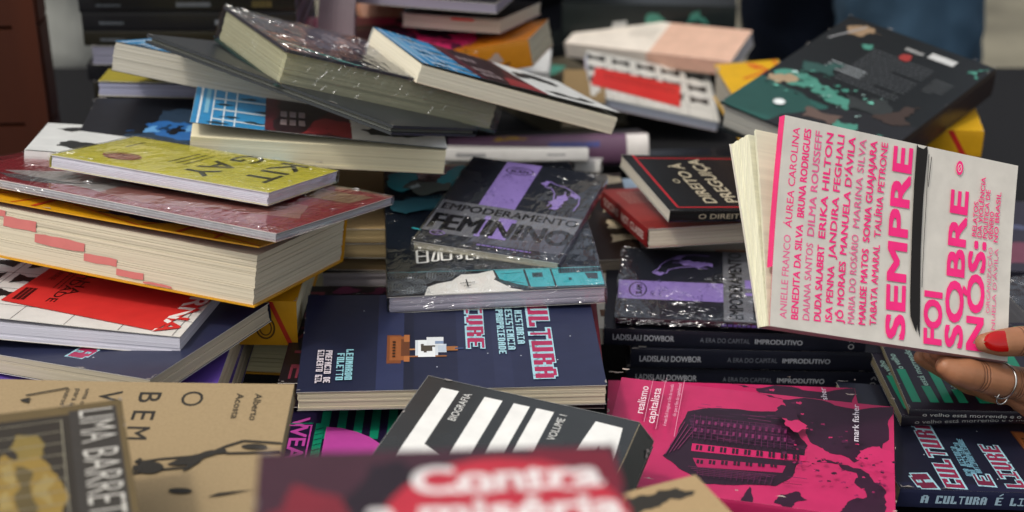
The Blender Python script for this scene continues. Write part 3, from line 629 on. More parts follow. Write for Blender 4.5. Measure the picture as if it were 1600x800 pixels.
dr = [('l', '#b3252c', [(.055, 1), (.05, .06), (1, .055)], .0022), ('l', '#b3252c', [(.05, .94), (1, .94)], .0018), ('t', '#b9ac90', 'O', (.165, .48), (.165, .55), .006, .01), ('t', '#b9ac90', 'DIREITO À', (.245, .13), (.245, .84), .0115, .02), ('t', '#b9ac90', 'PREGUIÇA', (.350, .14), (.350, .92), .0125, .02), ('b', '#8a8a86', (.5, .75), (.05, 0), (0, -.05), 12, .0015)]
bk('direito', 'black glossy book with a thin red border and cream serif title on the red book', cover='#191919', art=dr, fin='gloss', spine='f', spine_col='#151515', spine_art=[('t', '#a59a82', 'O DIREITO À PREGUIÇA', (.13, .3), (.62, .3), .0045, .008)], pages='#b5ae9f')
vm = [('r', '#7a2320', 0, .0, 1, .18), ('j', '#4b2a26', [(.15, .72), (.3, .80), (.5, .7), (.45, .45), (.2, .4)], .2, 4, 3), ('b', '#b08a80', (.05, .9), (.05, 0), (0, -.04), 8, .0016)]
bk('vermelho', 'thick brick red book with pale spine letters beneath the black red bordered book', cover='#8a2b26', art=vm, spine='l', spine_col='#7b1f20', spine_art=[('t', '#c9b6ad', 'SOCIAIS', (.08, .3), (.40, .3), .007, .02), ('t', '#c9b6ad', 'NOT', (.47, .3), (.62, .3), .007, .02), ('t', '#c9b6ad', 'CLASSE', (.66, .3), (.93, .3), .007, .02)], pages='#c9bea8')
el = [('e', '#8a3430', (.26, .70), .019, .013), ('t', '#c79a90', 'NO', (.225, .685), (.30, .685), .005, .02), ('r', '#d69f80', .55, .55, 1, 1), ('o', '#7a4a30', (.78, .72), .02, .014, .004)]
for i in range(4): el += [('r', '#6b4a30', .02, .10 + .2*i, .09, .16 + .2*i)]
bk('ellipse', 'white book with a dull red oval, mostly buried under the sideways lilac banded book', cover='#d3cdbd', art=el, spine='b', pages='#cfc8b8')
book((.19, 1.405, .088, -2, 0, 0), (.20, .14, .013), 'pale blue book corner under the thick brick red book', cover='#a9bccb', spine='b', pages='#cfcabd')
book((.045, 1.385, .092, 3, 0, 0), (.13, .19, .012), 'dark brown book with cream blots beside the comic and under the white oval book', cover='#2d2019', art=[('j', '#c9b99a', [(.80, .18 + .17*i), (.99, .2 + .17*i), (.99, .27 + .17*i), (.82, .27 + .17*i)], .2, 3, i) for i in range(5)], spine='b', pages='#8d8374')
# books standing in for the dark gap between the left heap and the comic: each shows its page edge
gap = [(.083, '#1d1618', '#a9a2a6', 'dark book with greyish page edges lowest in the gap left of the comic', [('r', '#c9c3b8', .5, .2, .56, .35)]), (.0965, '#4a3320', '#8f7a58', 'brown book second from the bottom in the gap left of the comic', []),
       (.110, '#2a2018', '#b39d74', 'black covered tan paged book third up in the gap left of the comic', []), (.1235, '#b09468', '#c2aa7c', 'kraft covered book with black drawing on top of the small pile left of the comic', [('j', '#2a2018', [(.55, .2), (.7, .3), (.78, .5), (.66, .45)], .3, 3, 2), ('l', '#2a2018', [(.5, .1), (.62, .3), (.9, .22)], .002)])]
for i, (z, c, pg, lb, ar) in enumerate(gap):
    book((-.085, 1.355 + .002*(i % 2), z, [1, -1, .5, 0][i], 0, 0), (.21, .14, .0134), lb, cover=c, pages=pg, art=ar, spine='b', fin='kraft' if i == 3 else 'satin')
# held copy, right: fan of leaves behind the lifted front cover
x, y, z, ya, rx, ry, L, W, T = FIT['sempre']
HP = Matrix.Translation((x, y, z)) @ Euler((R(rx), R(ry), R(ya))).to_matrix().to_4x4()
sp_ = thing('paperback_book', 'white book with bright pink capitals and a black brush bar held open by the hand', 'book', (x, y, z), (R(rx), R(ry), R(ya)))
PK = '#fb2f80'; PL = '#ee6495'
nm = [('ANIELLE FRANCO', 'ÁUREA CAROLINA', 0), ('BENEDITA DA SILVA', 'BRUNA RODRIGUES', .02), ('DAIANA SANTOS', 'DILMA ROUSSEFF', .0), ('DUDA SALABERT', 'ERIKA HILTON', .02), ('ISA PENNA', 'JANDIRA FEGHALI', .012), ('JÔ MORAES', "MANUELA D'ÁVILA", .014), ('MARIA DO ROSÁRIO', 'MARINA SILVA', -.006), ('MARLISE MATOS', 'SONIA GUAJAJARA', .014), ('TABATA AMARAL', 'TALÍRIA PETRONE', .004)]
sa = []
for i, (a_, b_, bo) in enumerate(nm):
    u = .064 + .0452 * i; sp0 = [.44, .50, .42, .42, .33, .36, .50, .44, .47][i]
    sa += [('t', PL if bo <= 0 else PK, a_, (u, .045 + .004*i), (u, sp0), .0060, bo + .012), ('t', PL if bo <= 0 and i else PK, b_, (u, sp0 + .035), (u, .955 + .002*i), .0060, bo + .012 + (.012 if i == 2 else 0))]
sa += [('t', PK, 'SEMPRE', (.545, .035), (.53, .965), .0172, .052), ('t', PK, 'FOI', (.702, .035), (.699, .285), .0164, .05), ('t', PK, 'SOBRE', (.793, .035), (.786, .81), .0164, .05), ('t', PK, 'NÓS:', (.884, .035), (.878, .575), .0160, .05),
       ('t', PK, 'RELATOS', (.834, .60), (.834, .775), .0042, .016), ('t', PK, 'DA VIOLÊNCIA', (.857, .60), (.857, .905), .0042, .016), ('t', PK, 'POLÍTICA DE', (.882, .60), (.882, .845), .0042, .016), ('t', PK, 'GÊNERO', (.906, .60), (.906, .74), .0042, .016), ('t', PK, 'NO BRASIL', (.930, .59), (.930, .845), .0042, .016),
       ('t', PL, 'ORGANIZAÇÃO', (.909, .227), (.909, .559), .0038, .0), ('t', PL, "MANUELA D'ÁVILA", (.935, .06), (.935, .559), .0038, .0), ('e', PK, (.738, .925), .0032, .0052), ('o', '#d9d2c6', (.738, .925), .0019, .0030, .0005), ('l', '#d9d2c6', [(.734, .915), (.742, .935)], .0005)]
K = '#1d1a18'
sa += [('p', K, [(.545, .999), (.552, .985), (.575, .98), (.585, .993), (.590, .999), (.594, .97), (.592, .75), (.596, .5), (.606, .2), (.6085, .05), (.600, .09), (.596, .115), (.593, .075), (.583, .10), (.566, .15), (.562, .22), (.556, .5), (.548, .8)]), ('l', K, [(.600, .96), (.606, .7), (.610, .3)], .0005), ('l', K, [(.612, .95), (.609, .8)], .0006)]
mb = MB(); cw = ink('#d3cdc1', 'matte'); pinkm = ink('#e0376f', 'matte'); fg = (14, 10)
def SB(px, py, pz): return (px, py, pz + .008 * max(0, (py + W/2) / W) ** 2 + .0035 * (px / L - .1) ** 2)
mb.grid(lambda u, v: (-L/2 + u*L, -W/2 + v*W, T), *fg, cw); mb.grid(lambda u, v: (L/2 - u*L, -W/2 + v*W, T - .0004), *fg, pinkm)
mb.grid(lambda u, v: (-L/2, W/2 - v*W*.72, T - .0004 - .0062*u), 1, 10, pinkm); mb.grid(lambda u, v: (L/2, -W/2 + v*W, T - .0004*u), 1, 10, cw); mb.grid(lambda u, v: (-L/2 + u*L, W/2, T - .0004*v), 14, 1, cw); mb.grid(lambda u, v: (-L/2 + u*L, W/2 - .045 + .045*v, T - .001), 14, 4, pinkm)
put_art(mb, sa, L, W, lambda u, v, l: (u - L/2, v - W/2, T + l), 'matte', fg)
mb.build('front_cover', sp_, SB)
def fanned(a0, th, px0, curve):                               # a slab of leaves turned about the spine edge by a0 degrees
    def f(px, py, pz):
        t_ = (py + W/2) / W; a = R(a0) * (1 + curve * t_)
        return (px, -W/2 + t_ * W * math.cos(a), pz - t_ * W * math.sin(a))
    return f
pc = paper('#d9d5ba')
pbm = MB()
def leafs(a0, a1, z0, z1, cv, jx):                            # a bundle of leaves between two fan angles, thin at the spine
    vs = []; K = 8
    for ang, zz_ in ((a0, z0), (a1, z1)):
        for k in range(K + 1):
            t_ = k / K; a = R(ang) * (1 + cv * t_ * t_)
            for xx in (-L/2 + .0006 + jx, L/2 - .001): vs.append((xx, -W/2 + .0004 + t_ * (W - .001 - jx) * math.cos(a), zz_ - t_ * W * math.sin(a)))
    n = 2 * (K + 1); fs = []
    for k in range(K):
        o = 2 * k; fs += [(o, o+1, o+3, o+2), (n+o+2, n+o+3, n+o+1, n+o), (o+2, n+o+2, n+o, o), (o+1, n+o+1, n+o+3, o+3)]
    fs += [(2*K, 2*K+1, n+2*K+1, n+2*K)]
    pbm.add(vs, fs, pc)
leafs(8.6, 8.75, .0106, .0103, .16, .0); leafs(9.4, 9.6, .0101, .0098, .10, .0004)
NB = 15
for i in range(NB):
    a0 = 12.6 + 4.9 * i / NB; zt = .0094 - .0094 * i / NB; leafs(a0, a0 + 4.9 / NB * .93, zt, zt - .0094 / NB * .95, .03, rnd.uniform(0, .0006))
pbm.build('page_block', sp_)
q = MB(); q.grid(lambda u, v: (-L/2 + u*L, -W/2 + v*W, -.0004), 4, 10, cw); q.grid(lambda u, v: (L/2 - u*L, -W/2 + v*W, -.0008), 4, 10, cw)
q.build('back_cover', sp_, fanned(17.7, 0, 0, .03))
q = MB(); smt = ink('#b08c8e', 'matte')
q.grid(lambda u, v: (-L/2 + u*L, -W/2 - .0007*math.sin(math.pi*v), -.0006 + (T+.0004)*v), 14, 5, smt); q.grid(lambda u, v: (L/2 - u*L, -W/2 + .0002, -.0006 + (T+.0004)*v), 14, 2, smt)
q.build('spine', sp_)

# left heap
YE = '#dccf3e'
kit = [('e', '#9a4a34', (.215, .30), .0135, .0135), ('t', '#2a2a22', 'KIT', (.862, .92), (.845, .40), .0165, .02), ('t', '#2a2a22', 'GAY', (.655, .93), (.64, .30), .0165, .02), ('r', '#bdb034', .0, .0, 1, .02), ('b', '#4f4b20', (.40, .78), (0, -.05), (.02, 0), 3, .0018), ('b', '#4f4b20', (.10, .85), (0, -.03), (.01, 0), 1, .0022), ('b', '#7a3b2a', (.19, .36), (.006, 0), (0, -.006), 3, .001)]
kit = [k for k in kit if k[0] != 't'] + [('t', '#2a2a22', 'KIT', (.755, .95), (.78, .24), .0235, .012), ('t', '#2a2a22', 'G', (.55, 1.0), (.555, .74), .0235, .0), ('t', '#2a2a22', 'AY', (.535, .66), (.54, .12), .0235, .012)]
for i in range(40):
    a0 = i * math.tau / 40; kit.append(('e', '#9a4a34', (.215 + .0138*math.cos(a0)/.18, .30 + .0138*math.sin(a0)/.124), .0011, .0011))
bk('kit', 'small bright yellow booklet with black capitals and a red seal on the red wrapped book', cover=YE, art=kit, fin='satin', spine='l', pages='#d0ccd4', slabs=6, wrap=.22, dims=(*FIT['kit'][6:8], .0098), off={2: -.0022})
rw = [('j', '#a9a4a0', [(.12, .18), (.26, .40), (.50, .33), (.54, .10), (.30, .12)], .06, 2, 3), ('j', '#5b5d60', [(.13, .12), (.34, .18), (.42, .30), (.30, .10), (.24, .06)], .08, 2, 5), ('j', '#a06a62', [(.44, .28), (.9, .55), (.96, .3), (.6, .08), (.45, .1)], .06, 2, 6), ('r', '#6f1a26', 0, 0, .03, 1), ('p', '#8a6a50', [(.80, .90), (.97, .92), (.96, .72), (.82, .70)])]
bk('redwrap', 'large dark red film wrapped book beneath the small yellow booklet', cover='#8a1f2d', art=rw, fin='gloss', spine='l', pages='#a9a6a8', wrap=.45, back='#9a2030')
di = [('r', '#d39a14', 0, 0, 1, 1)]
for p in ([(.06, .0), (.20, .4), (.16, .9)], [(.20, .0), (.23, .2), (.30, .4)], [(.30, .2), (.62, .0)], [(.62, .02), (.74, .6), (.7, 1)], [(.74, .15), (1, .01)], [(.86, 0), (.80, .5), (1, .7)]): di.append(('l', '#b83a1c', p, .0022))
di += [('j', '#3a2748', [(.44, .12), (.50, .30), (.60, .34), (.68, .20), (.62, .10), (.52, .13)], .2, 3, 4), ('r', '#b83a1c', .265, .0, .28, .3), ('r', '#b83a1c', .735, 0, .748, .35)]
pa = []
for (u0, u1, w0, w1) in ((.04, .18, .80, .915), (.175, .285, .62, .82), (.282, .447, .43, .585), (.447, .555, .26, .40), (.555, .643, .11, .235), (.643, .735, .05, .085)): pa.append(('j', '#c4706a', [(u0, w0), (u1, w0), (u1, w1), (u0, w1)], .03, 3, int(u0*100)))
bk('dict', 'thick yellow dictionary with red thumb index blocks on its page edge', cover='#c98f12', art=di, spine='b', pages='#cabfa7', page_art=pa, slabs=17, lift=(.004, .006), inside='#a3141f', name='dictionary', group=G_DICT)
er = cards_art() + [('p', '#c8302c', [(.290, .86), (1.03, .62), (.895, .034), (.258, .246)])]
er += [('t', '#c8302c', 'ERNA', (.925, .66), (.893, .03), .0160, .03), ('t', '#e6e0d8', 'ERNA', (.925, .66), (.893, .03), .0160, .03, ((.895, .034), (.95, -.32))), ('t', '#3a1512', 'RTILHA', (.465, .96), (.455, .42), .0080, .02), ('t', '#3a1512', 'ENTIDADE', (.430, .96), (.418, .29), .0072, .02), ('b', '#3a1512', (.41, .9), (0, -.055), (-.008, 0), 2, .0010), ('t', '#7d2420', 'TORRE', (.335, .86), (.330, .62), .0055, .0), ('b', '#3a1512', (.290, .47), (0, -.026), (.010, 0), 3, .0026)]
bk('erna', 'white book with a big red panel sticking out under the thick yellow dictionary', cover='#d3d0c8', art=er, fin='satin', spine='b', pages='#cccad2', lift=(.005, .001), slabs=5, back='#c9c3bd', group=G_CARD)
nv = [('x', MAG, 'CULTURA', (.62, 1.12), (.62, .10), .0155, CYAN), ('r', '#d6dade', .71, .12, .714, .13), ('r', '#d6dade', .80, .5, .804, .51)]
L, W, T = FIT['navy'][6:]
bk('navy', 'dark blue book with crimson pixel letters under the white red panelled book', cover='#262a42', art=nv, spine='b', pages='#bdb29b', slabs=5, group=G_SHIP)
bk('purple', 'violet book whose right edge shows under the dark blue book on the left', cover='#5d4494', spine='l', pages='#bfb198', art=[('r', '#5d4494', 0, 0, 1, 1)])
bk('purple_low', 'violet covered book lowest of the two beneath the dark blue book on the left', cover='#503a86', spine='l', pages='#bfb198')
em = [('r', '#b08a1a', 0, .9, 1, 1), ('l', '#b3311f', [(.55, 1), (.92, 0)], .0035), ('o', '#5a3b14', (.35, .40), .0075, .0095, .0014), ('o', '#5a3b14', (.35, .40), .005, .0065, .001), ('l', '#5a3b14', [(.26, .40), (.44, .40)], .001), ('l', '#5a3b14', [(.35, .22), (.35, .58)], .001)]
x, y, z, ya, rx, ry, L, W, T = FIT['dict2']
book((x - .062, y, z + .002, ya, rx, ry * .3), (L + .135, W, T), 'yellow dictionary with a round emblem on its spine under the red indexed dictionary', cover='#c98f12', spine='f', spine_col='#c48c16', spine_art=[('l', '#b3311f', [(.88, 1), (.97, 0)], .0035), ('o', '#5a3b14', (.855, .40), .0075, .0095, .0014), ('o', '#5a3b14', (.855, .40), .005, .0065, .001)], pages='#d1c8aa', name='dictionary', group=G_DICT)
book((-.290, 1.258, .068, -5, 0, 0), (.25, .18, .040), 'lowest yellow dictionary with its pale page edge facing out beside the violet books', cover='#c98f12', spine='b', pages='#c8c09c', name='dictionary', group=G_DICT)

# foreground
kr = []
KB = '#33302b'
kr += [('t', KB, 'O', (.66, .93), (.66, .81), .0150, .0), ('t', KB, 'B', (.527, .915), (.527, .835), .0150, .012), ('t', KB, 'E', (.527, .765), (.527, .695), .0150, .012), ('t', KB, 'M', (.527, .64), (.527, .545), .0150, .012), ('t', KB, 'V', (.405, .92), (.405, .83), .0150, .012), ('t', KB, 'I', (.405, .76), (.405, .745), .0150, .012), ('t', KB, 'V', (.405, .68), (.405, .59), .0150, .012),
       ('t', KB, 'Alberto', (.885, .915), (.885, .705), .0050, .006), ('t', KB, 'Acosta', (.828, .915), (.828, .715), .0050, .006), ('t', '#4a453c', 'uma oportunidade', (.355, .93), (.355, .55), .0036, .004), ('t', '#4a453c', 'para imaginar', (.325, .93), (.325, .62), .0036, .004), ('t', '#4a453c', 'outros mundos', (.295, .93), (.295, .62), .0036, .004)]
for p in ([(.586, .37), (.65, .40), (.745, .425), (.80, .455), (.833, .50), (.884, .545), (1.0, .53)], [(.59, .29), (.62, .31), (.70, .335), (.745, .345), (.77, .39)], [(.84, .45), (.90, .455), (1.0, .47)], [(.586, .37), (.60, .40)], [(.59, .29), (.59, .35)]): kr.append(('l', KB, p, .0022))
kr += [('j', KB, [(.74, .425), (.78, .46), (.835, .485), (.845, .45), (.79, .42), (.76, .37), (.73, .31), (.74, .36), (.70, .355), (.68, .36), (.70, .39)], .1, 2, 3), ('e', KB, (.632, .335), .0085, .0065), ('e', KB, (.92, .50), .008, .003), ('e', KB, (.74, .18), .007, .0028), ('p', KB, [(.82, .14), (.85, .17), (.95, .20), (.86, .155)]), ('l', KB, [(.30, .93), (.18, .86)], .0014), ('j', KB, [(.17, .82), (.2, .84), (.2, .80)], .1, 2, 2)]
bk('kraft', 'brown kraft covered book with dark capitals and a drawn figure at lower left', cover='#9b8664', art=kr, fin='kraft', spine='b', pages='#a99a7c', back='#9b8664', inside='#9b8664', slabs=7)
lm = [('r', '#5f4f2e', 0, 0, 1, 1), ('r', '#2e271b', 0, 0, .80, .955), ('r', '#37322a', .80, 0, .975, .97)]
YL = '#8a7030'
lm += [('j', '#7d6a32', [(.60, .88), (.68, .87), (.70, .78), (.66, .74), (.60, .76)], .15, 3, 5), ('j', YL, [(.50, .46), (.52, .74), (.56, .80), (.61, .76), (.68, .77), (.72, .70), (.775, .58), (.76, .46), (.62, .42)], .12, 4, 4), ('j', '#5a4c28', [(.60, .74), (.64, .72), (.66, .52), (.62, .50)], .2, 3, 6), ('j', '#94804a', [(.54, .74), (.58, .76), (.59, .56), (.55, .55)], .2, 3, 7), ('j', '#94804a', [(.69, .70), (.73, .66), (.74, .54), (.70, .55)], .2, 3, 8)]
for i in range(9): lm.append(('l', '#8f8872', [(.0, .91 - .055*i), (.77, .93 - .055*i)], .0006))
for i in range(4): lm.append(('l', '#8f8872', [(.77, .82 - .11*i), (.77, .93 - .11*i)], .0006))
lm += [('t', '#bdb8ac', 'LIMA', (.835, .96), (.835, .80), .0205, -.008), ('t', '#bdb8ac', 'BARRETO', (.835, .765), (.835, .40), .0205, -.008)]
bk('lima', 'olive bordered dark book with tall condensed white capitals at lower left corner', cover='#5f4f2e', art=lm, fin='satin', spine='l', pages='#b9ad8d')
RD = '#b02a38'
ct_ = [('r', '#3f212a', 0, 0, 1, 1), ('j', '#74202a', [(.02, .78), (.10, .90), (.22, .86), (.26, .70), (.16, .6), (.06, .62)], .2, 3, 3), ('j', '#23161d', [(.24, .86), (.30, .95), (.40, .97), (.44, .93), (.34, .84), (.30, .7)], .2, 3, 4), ('j', '#6b1a28', [(.74, .985), (.98, .985), (.985, .80), (.90, .80), (.82, .93)], .08, 3, 5), ('e', RD, (.665, .735), .049, .049),
       ('t', '#dcd5d0', 'Contra', (.425, .864), (.94, .874), .0170, .04), ('t', '#dcd5d0', 'a miséria', (.30, .768), (.98, .773), .0165, .04)]
for u in (.53, .61, .72, .83): ct_.append(('r', '#dcd5d0', u, .861, u + .035, .871))
bk('contra', 'dark red book with a red disc and white serif title, blurred closest to the camera', cover='#3f212a', art=ct_, fin='satin', spine='l', pages='#b9a994')
x, y, z, ya, rx, ry, L, W, T = FIT['tan']
book((.0925, .668, z, ya, 0, 0), (.115, .21, .012), 'plain brown kraft covered book with a black squiggle at the bottom edge right of centre', cover='#a58c66', fin='kraft', art=[('j', KB, [(.45, .93), (.60, .97), (.86, .965), (.93, .93), (.78, .925), (.6, .90)], .2, 3, 4), ('e', KB, (.55, .87), .008, .004), ('l', KB, [(.2, .85), (.4, .93), (.5, .9)], .003)], pages='#a99a7c', spine='l', inside='#a58c66')

# lower right
bk('green', 'green and black striped book under the hand, upper copy on the right', cover='#1d1426', art=stripes_art(), spine='f', spine_col='#18131d', spine_art=[('t', '#b5b5ae', 'o velho está morrendo e o novo não pode nascer', (.05, .25), (.72, .25), .0032, .006)], pages='#8d8266', back='#1d1426', dims=(.21, .14, .0075), group=G_STRIPE)
bk('green_b', 'green and black striped book just beneath the other striped copy on the right', cover='#1d1426', art=stripes_art(), spine='f', spine_col='#18131d', spine_art=[('t', '#8f8f8a', 'o velho está morrendo e o novo não pode nascer', (.05, .25), (.72, .25), .0032, .006)], pages='#8d8266', group=G_STRIPE)
L, W, T = FIT['cultura_b'][6:]
cb = [('r', '#20233a', 0, 0, 1, .06), ('x', '#6f2840', 'A', (.128, .015), (.12, .14), .0145, CYAN), ('x', '#8a2a48', 'CULTURA', (.222, .02), (.246, .64), .0145, CYAN), ('x', '#6f2840', 'E', (.33, .05), (.335, .15), .0125, CYAN), ('x', '#8a2a48', 'LIVRE', (.433, .04), (.440, .43), .0145, CYAN),
      ('x', '#6f9eb0', 'UMA HISTORIA', (.274, .13), (.288, .40), .0045, None), ('x', '#6f9eb0', 'DA RESISTENCIA', (.296, .15), (.308, .44), .0045, None), ('x', '#6f9eb0', 'ANTIPROPRIEDADE', (.317, .16), (.330, .48), .0045, None)] + ship(.53, .30, 1.0, L, W)
for u, v in ((.22, .5), (.35, .1), (.4, .55), (.15, .3)): cb.append(('r', '#cfd6dc', u, v, u + .004, v + .006))
bk('cultura_b', 'dark blue book with crimson pixel title and lettered spine at the lower right corner', cover='#1c1e2e', art=cb, spine='f', spine_col='#20233c', spine_art=[('x', '#9fb9c6', 'A', (.075, .28), (.10, .28), .0065, None), ('x', '#9fb9c6', 'CULTURA', (.125, .28), (.295, .28), .0065, None), ('x', '#9fb9c6', 'E', (.325, .28), (.348, .28), .0065, None), ('l', '#9fb9c6', [(.333, .80), (.345, .92)], .0009), ('x', '#9fb9c6', 'LIVRE', (.375, .28), (.50, .28), .0065, None)], pages='#9a8f78', group=G_SHIP)
book((.37, 1.02, .012, 4, 0, 0), (.24, .16, .02), 'black book lying at the bottom of the lower right pile', cover='#16151a', spine='b', pages='#3a3430')
book((.52, 1.47, .012, -8, 2, 0), (.20, .15, .03), 'dark violet grey book far right behind the held white book', cover='#2c2834', spine='f', spine_col='#25242d', pages='#8f8f9a', art=[('j', '#6a3a4a', [(.1, .2), (.4, .4), (.6, .2), (.3, .1)], .2, 3, 3), ('j', '#4c506a', [(.3, .6), (.7, .8), (.8, .5)], .2, 3, 4)])
book((.55, 1.30, .030, 10, 0, 0), (.20, .14, .025), 'dark book with grey film at the far right edge below the violet grey one', cover='#1c1d22', spine='f', pages='#77767a', wrap=True)

# rear heap
bk('city_a', 'white ended book with blue street picture, lying nearest of the three across the left heap', cover='#d9d9d4', art=city_art(), spine='b', pages='#e3d9b6', lift=(.012, .0015), slabs=6, inside='#0e0e0e', back='#b9a99a', group=G_CITY)
bk('city_b', 'grey paged book with a blue cover corner tilted under the black hardcover', cover='#d9d9d4', art=city_art(), spine='b', pages='#aea99c', back='#22262a', inside='#15181a', group=G_CITY)
bk('black', 'thin black hardcover leaning diagonally under the thick film wrapped book', cover='#1d2022', fin='satin', spine='b', hard=True, pages='#6f7069', art=[('r', '#24282a', .02, .02, .98, .98)], name='hardcover_book', dims=(*FIT['black'][6:8], .0078))
tk = [('j', '#5b9a90', [(.02, .30), (.10, .22), (.28, .06), (.34, .02), (.20, .06), (.04, .22)], .2, 3, 4), ('j', '#3d4658', [(.0, .5), (.2, .95), (.9, .98), (.6, .5), (.3, .3)], .2, 4, 6), ('j', '#23262e', [(.35, .25), (.9, .5), (.98, .2), (.6, .05)], .2, 4, 16)]
for i in range(16): tk.append(('j', '#8f8c94', [(.33 + .034*i, .60 - .02*(i % 3)), (.355 + .034*i, .60), (.36 + .034*i, .84), (.335 + .034*i, .82 + .02*(i % 2))], .2, 2, 20 + i))
bk('thick', 'thick dark book in glinting film with greenish page edges atop the rear heap', cover='#2b2f38', art=tk, spine='b', pages='#a5a285', wrap=.9, hard=True, back='#1d3a35', name='hardcover_book', slabs=12)
bk('city_c', 'blue red and white covered book sloping down to the right over the thick wrapped book', cover='#d0d0cb', art=city_art(), spine='b', pages='#dcd4bc', lift=(.0015, .004), slabs=7, inside='#0e0e0e', back='#a88f80', group=G_CITY)
eb = cards_art() + [('p', '#c8302c', [(.06, .64), (.735, .60), (.70, .13), (.01, .22)]), ('b', '#7d1c1a', (.12, .54), (.09, -.003), (0, -.02), 2, .003)]
eb += [('j', '#ddd9d1', [(.03 + .066*i, .20 - .011*i), (.075 + .066*i, .195 - .011*i), (.08 + .066*i, .10 - .008*i), (.035 + .066*i, .11 - .008*i)], .22, 2, 40 + i) for i in range(10)]
bk('erna_b', 'white book with black fish shapes and a red panel under the peach coloured book', cover='#cfccc2', art=eb, spine='b', pages='#b9bfcc', back='#b98f92', group=G_CARD, dims=(.1558, .1293, .0115))
pe = [('r', '#cfa891', .515, 0, 1, 1), ('r', '#d9d0c2', 0, 0, .515, 1)]
for i in range(9): pe.append(('l', '#bfae9c', [(.0, .1 + .1*i), (1, .1 + .1*i)], .0005))
pe.append(('b', '#a39e94', (.33, .8), (.035, 0), (0, -.03), 5, .0016))
bk('peach', 'cream and peach coloured book on the far side of the heap beside the dark trousers', cover='#d9d0c2', art=pe, fin='matte', spine='f', spine_col='#d3b6a3', spine_art=[('r', '#d3a994', .5, 0, 1, 1), ('r', '#ddd3c6', 0, 0, .5, 1)], pages='#b9b4b2')
TG, TD = '#44806f', '#101414'
te = [('r', '#235048', 0, 0, .5, .26), ('j', '#1f463f', [(0, .0), (.75, 0), (.55, .2), (.3, .28), (0, .30)], .1, 3, 2), ('j', '#1d1e20', [(.3, .0), (1, .0), (1, .35), (.6, .3), (.42, .16)], .1, 3, 31),
      ('j', TG, [(.02, .36), (.10, .42), (.26, .42), (.34, .37), (.28, .32), (.15, .33)], .25, 4, 5), ('j', TG, [(.30, .36), (.45, .38), (.62, .34), (.60, .28), (.42, .30), (.33, .32)], .3, 4, 6), ('j', TG, [(.55, .20), (.72, .22), (.78, .14), (.66, .12)], .3, 4, 7), ('j', TG, [(.86, .20), (.90, .22), (.91, .17)], .3, 3, 8), ('j', TG, [(.9, .88), (.98, .97), (.99, .85)], .3, 3, 9), ('j', TG, [(.25, .80), (.31, .83), (.32, .78)], .3, 3, 10),
      ('j', '#9a8468', [(.03, .33), (.12, .38), (.2, .35), (.12, .28), (.05, .28)], .3, 3, 11), ('j', '#8a7358', [(.07, .92), (.15, .97), (.28, .93), (.20, .86), (.12, .84)], .3, 4, 12), ('l', '#8d8d8d', [(.05, .76), (.16, .95)], .0022), ('j', '#5b4a42', [(.40, .20), (.62, .23), (.60, .14), (.44, .12)], .2, 3, 13),
      ('b', '#55585a', (.34, .80), (.068, 0), (0, -.078), 14, .0015), ('b', '#9fa5a5', (.22, .60), (.04, 0), (0, -.018), 3, .0018), ('j', '#2a4a44', [(.1, .5), (.3, .6), (.33, .5), (.15, .44)], .3, 4, 41), ('j', '#3a2e28', [(.75, .3), (.9, .5), (.95, .35)], .3, 4, 42), ('j', '#2c302f', [(.5, .4), (.7, .55), (.8, .4), (.6, .3)], .3, 4, 43), ('r', '#b9b9b5', .63, .885, .80, .935), ('b', '#b5b5b0', (.48, .905), (.02, 0), (0, -.006), 2, .002), ('j', '#8a2f2a', [(.5, .83), (.56, .85), (.56, .79)], .3, 2, 15), ('b', '#5d6060', (.80, .74), (.02, 0), (0, -.03), 6, .0012)]
for i in range(34):
    r2 = random.Random(i); u, v = r2.uniform(.05, .7), r2.uniform(.22, .46); te.append(('j', ['#6db8a2', '#3d7d6c', '#a9c9c0', '#22302e'][i % 4], [(u, v), (u + r2.uniform(.01, .05), v + .01), (u + .02, v + r2.uniform(.01, .03))], .35, 2, 80 + i))
for i in range(6):
    a0 = i * math.pi / 6; te.append(('l', '#d9ddd9', [(.262 - .036*math.cos(a0), .15 - .026*math.sin(a0)), (.262 + .036*math.cos(a0), .15 + .026*math.sin(a0))], .0018))
bk('teal', 'big dark hardcover with teal corner and a white flower, back side up, on the right', cover=TD, art=te, fin='satin', spine='r', hard=True, pages='#a3a096', spine_col='#2f2422', top='back_cover', name='hardcover_book', group='dark teal hardcovers')
dy = [('l', '#b83a1c', [(.02, .5), (.12, .75), (.2, .3)], .004), ('j', '#c4521c', [(.02, .6), (.08, .72), (.10, .6), (.05, .5)], .2, 3, 3), ('l', '#c4661c', [(0, .92), (.3, .95)], .004)]
bk('dict4', 'yellow dictionary corner poking out at the left behind the big teal hardcover', cover='#d0a012', art=dy, spine='r', pages='#a39f92', name='dictionary', group=G_DICT)
book((.362, 1.56, .118, -6, 0, 0), (.20, .12, .027), 'yellow dictionary with red spine line under the right corner of the teal hardcover', cover='#c99a14', art=[('l', '#a3201c', [(.80, 0), (.76, 1)], .005)], spine='f', spine_col='#b98a12', spine_art=[('l', '#a3201c', [(.84, 1), (.92, 0)], .005)], pages='#a39f92', name='dictionary', group=G_DICT)
ps = [('r', '#dcd6cf', .89, 0, 1, 1), ('b', '#3f4a8a', (.50, .78), (.055, 0), (0, -.005), 2, .0035), ('j', '#a8862c', [(.22, .9), (.32, .97), (.40, .92), (.3, .88)], .2, 2, 3)]
x, y, z, ya, rx, ry, L, W, T = FIT['purple_spine']
bk('purple_spine', 'thick book with a plum coloured spine ending in white, lying across the middle', cover='#17161c', spine='f', bulge=.009, spine_col='#66485e', spine_art=ps, pages='#cfc9bd')
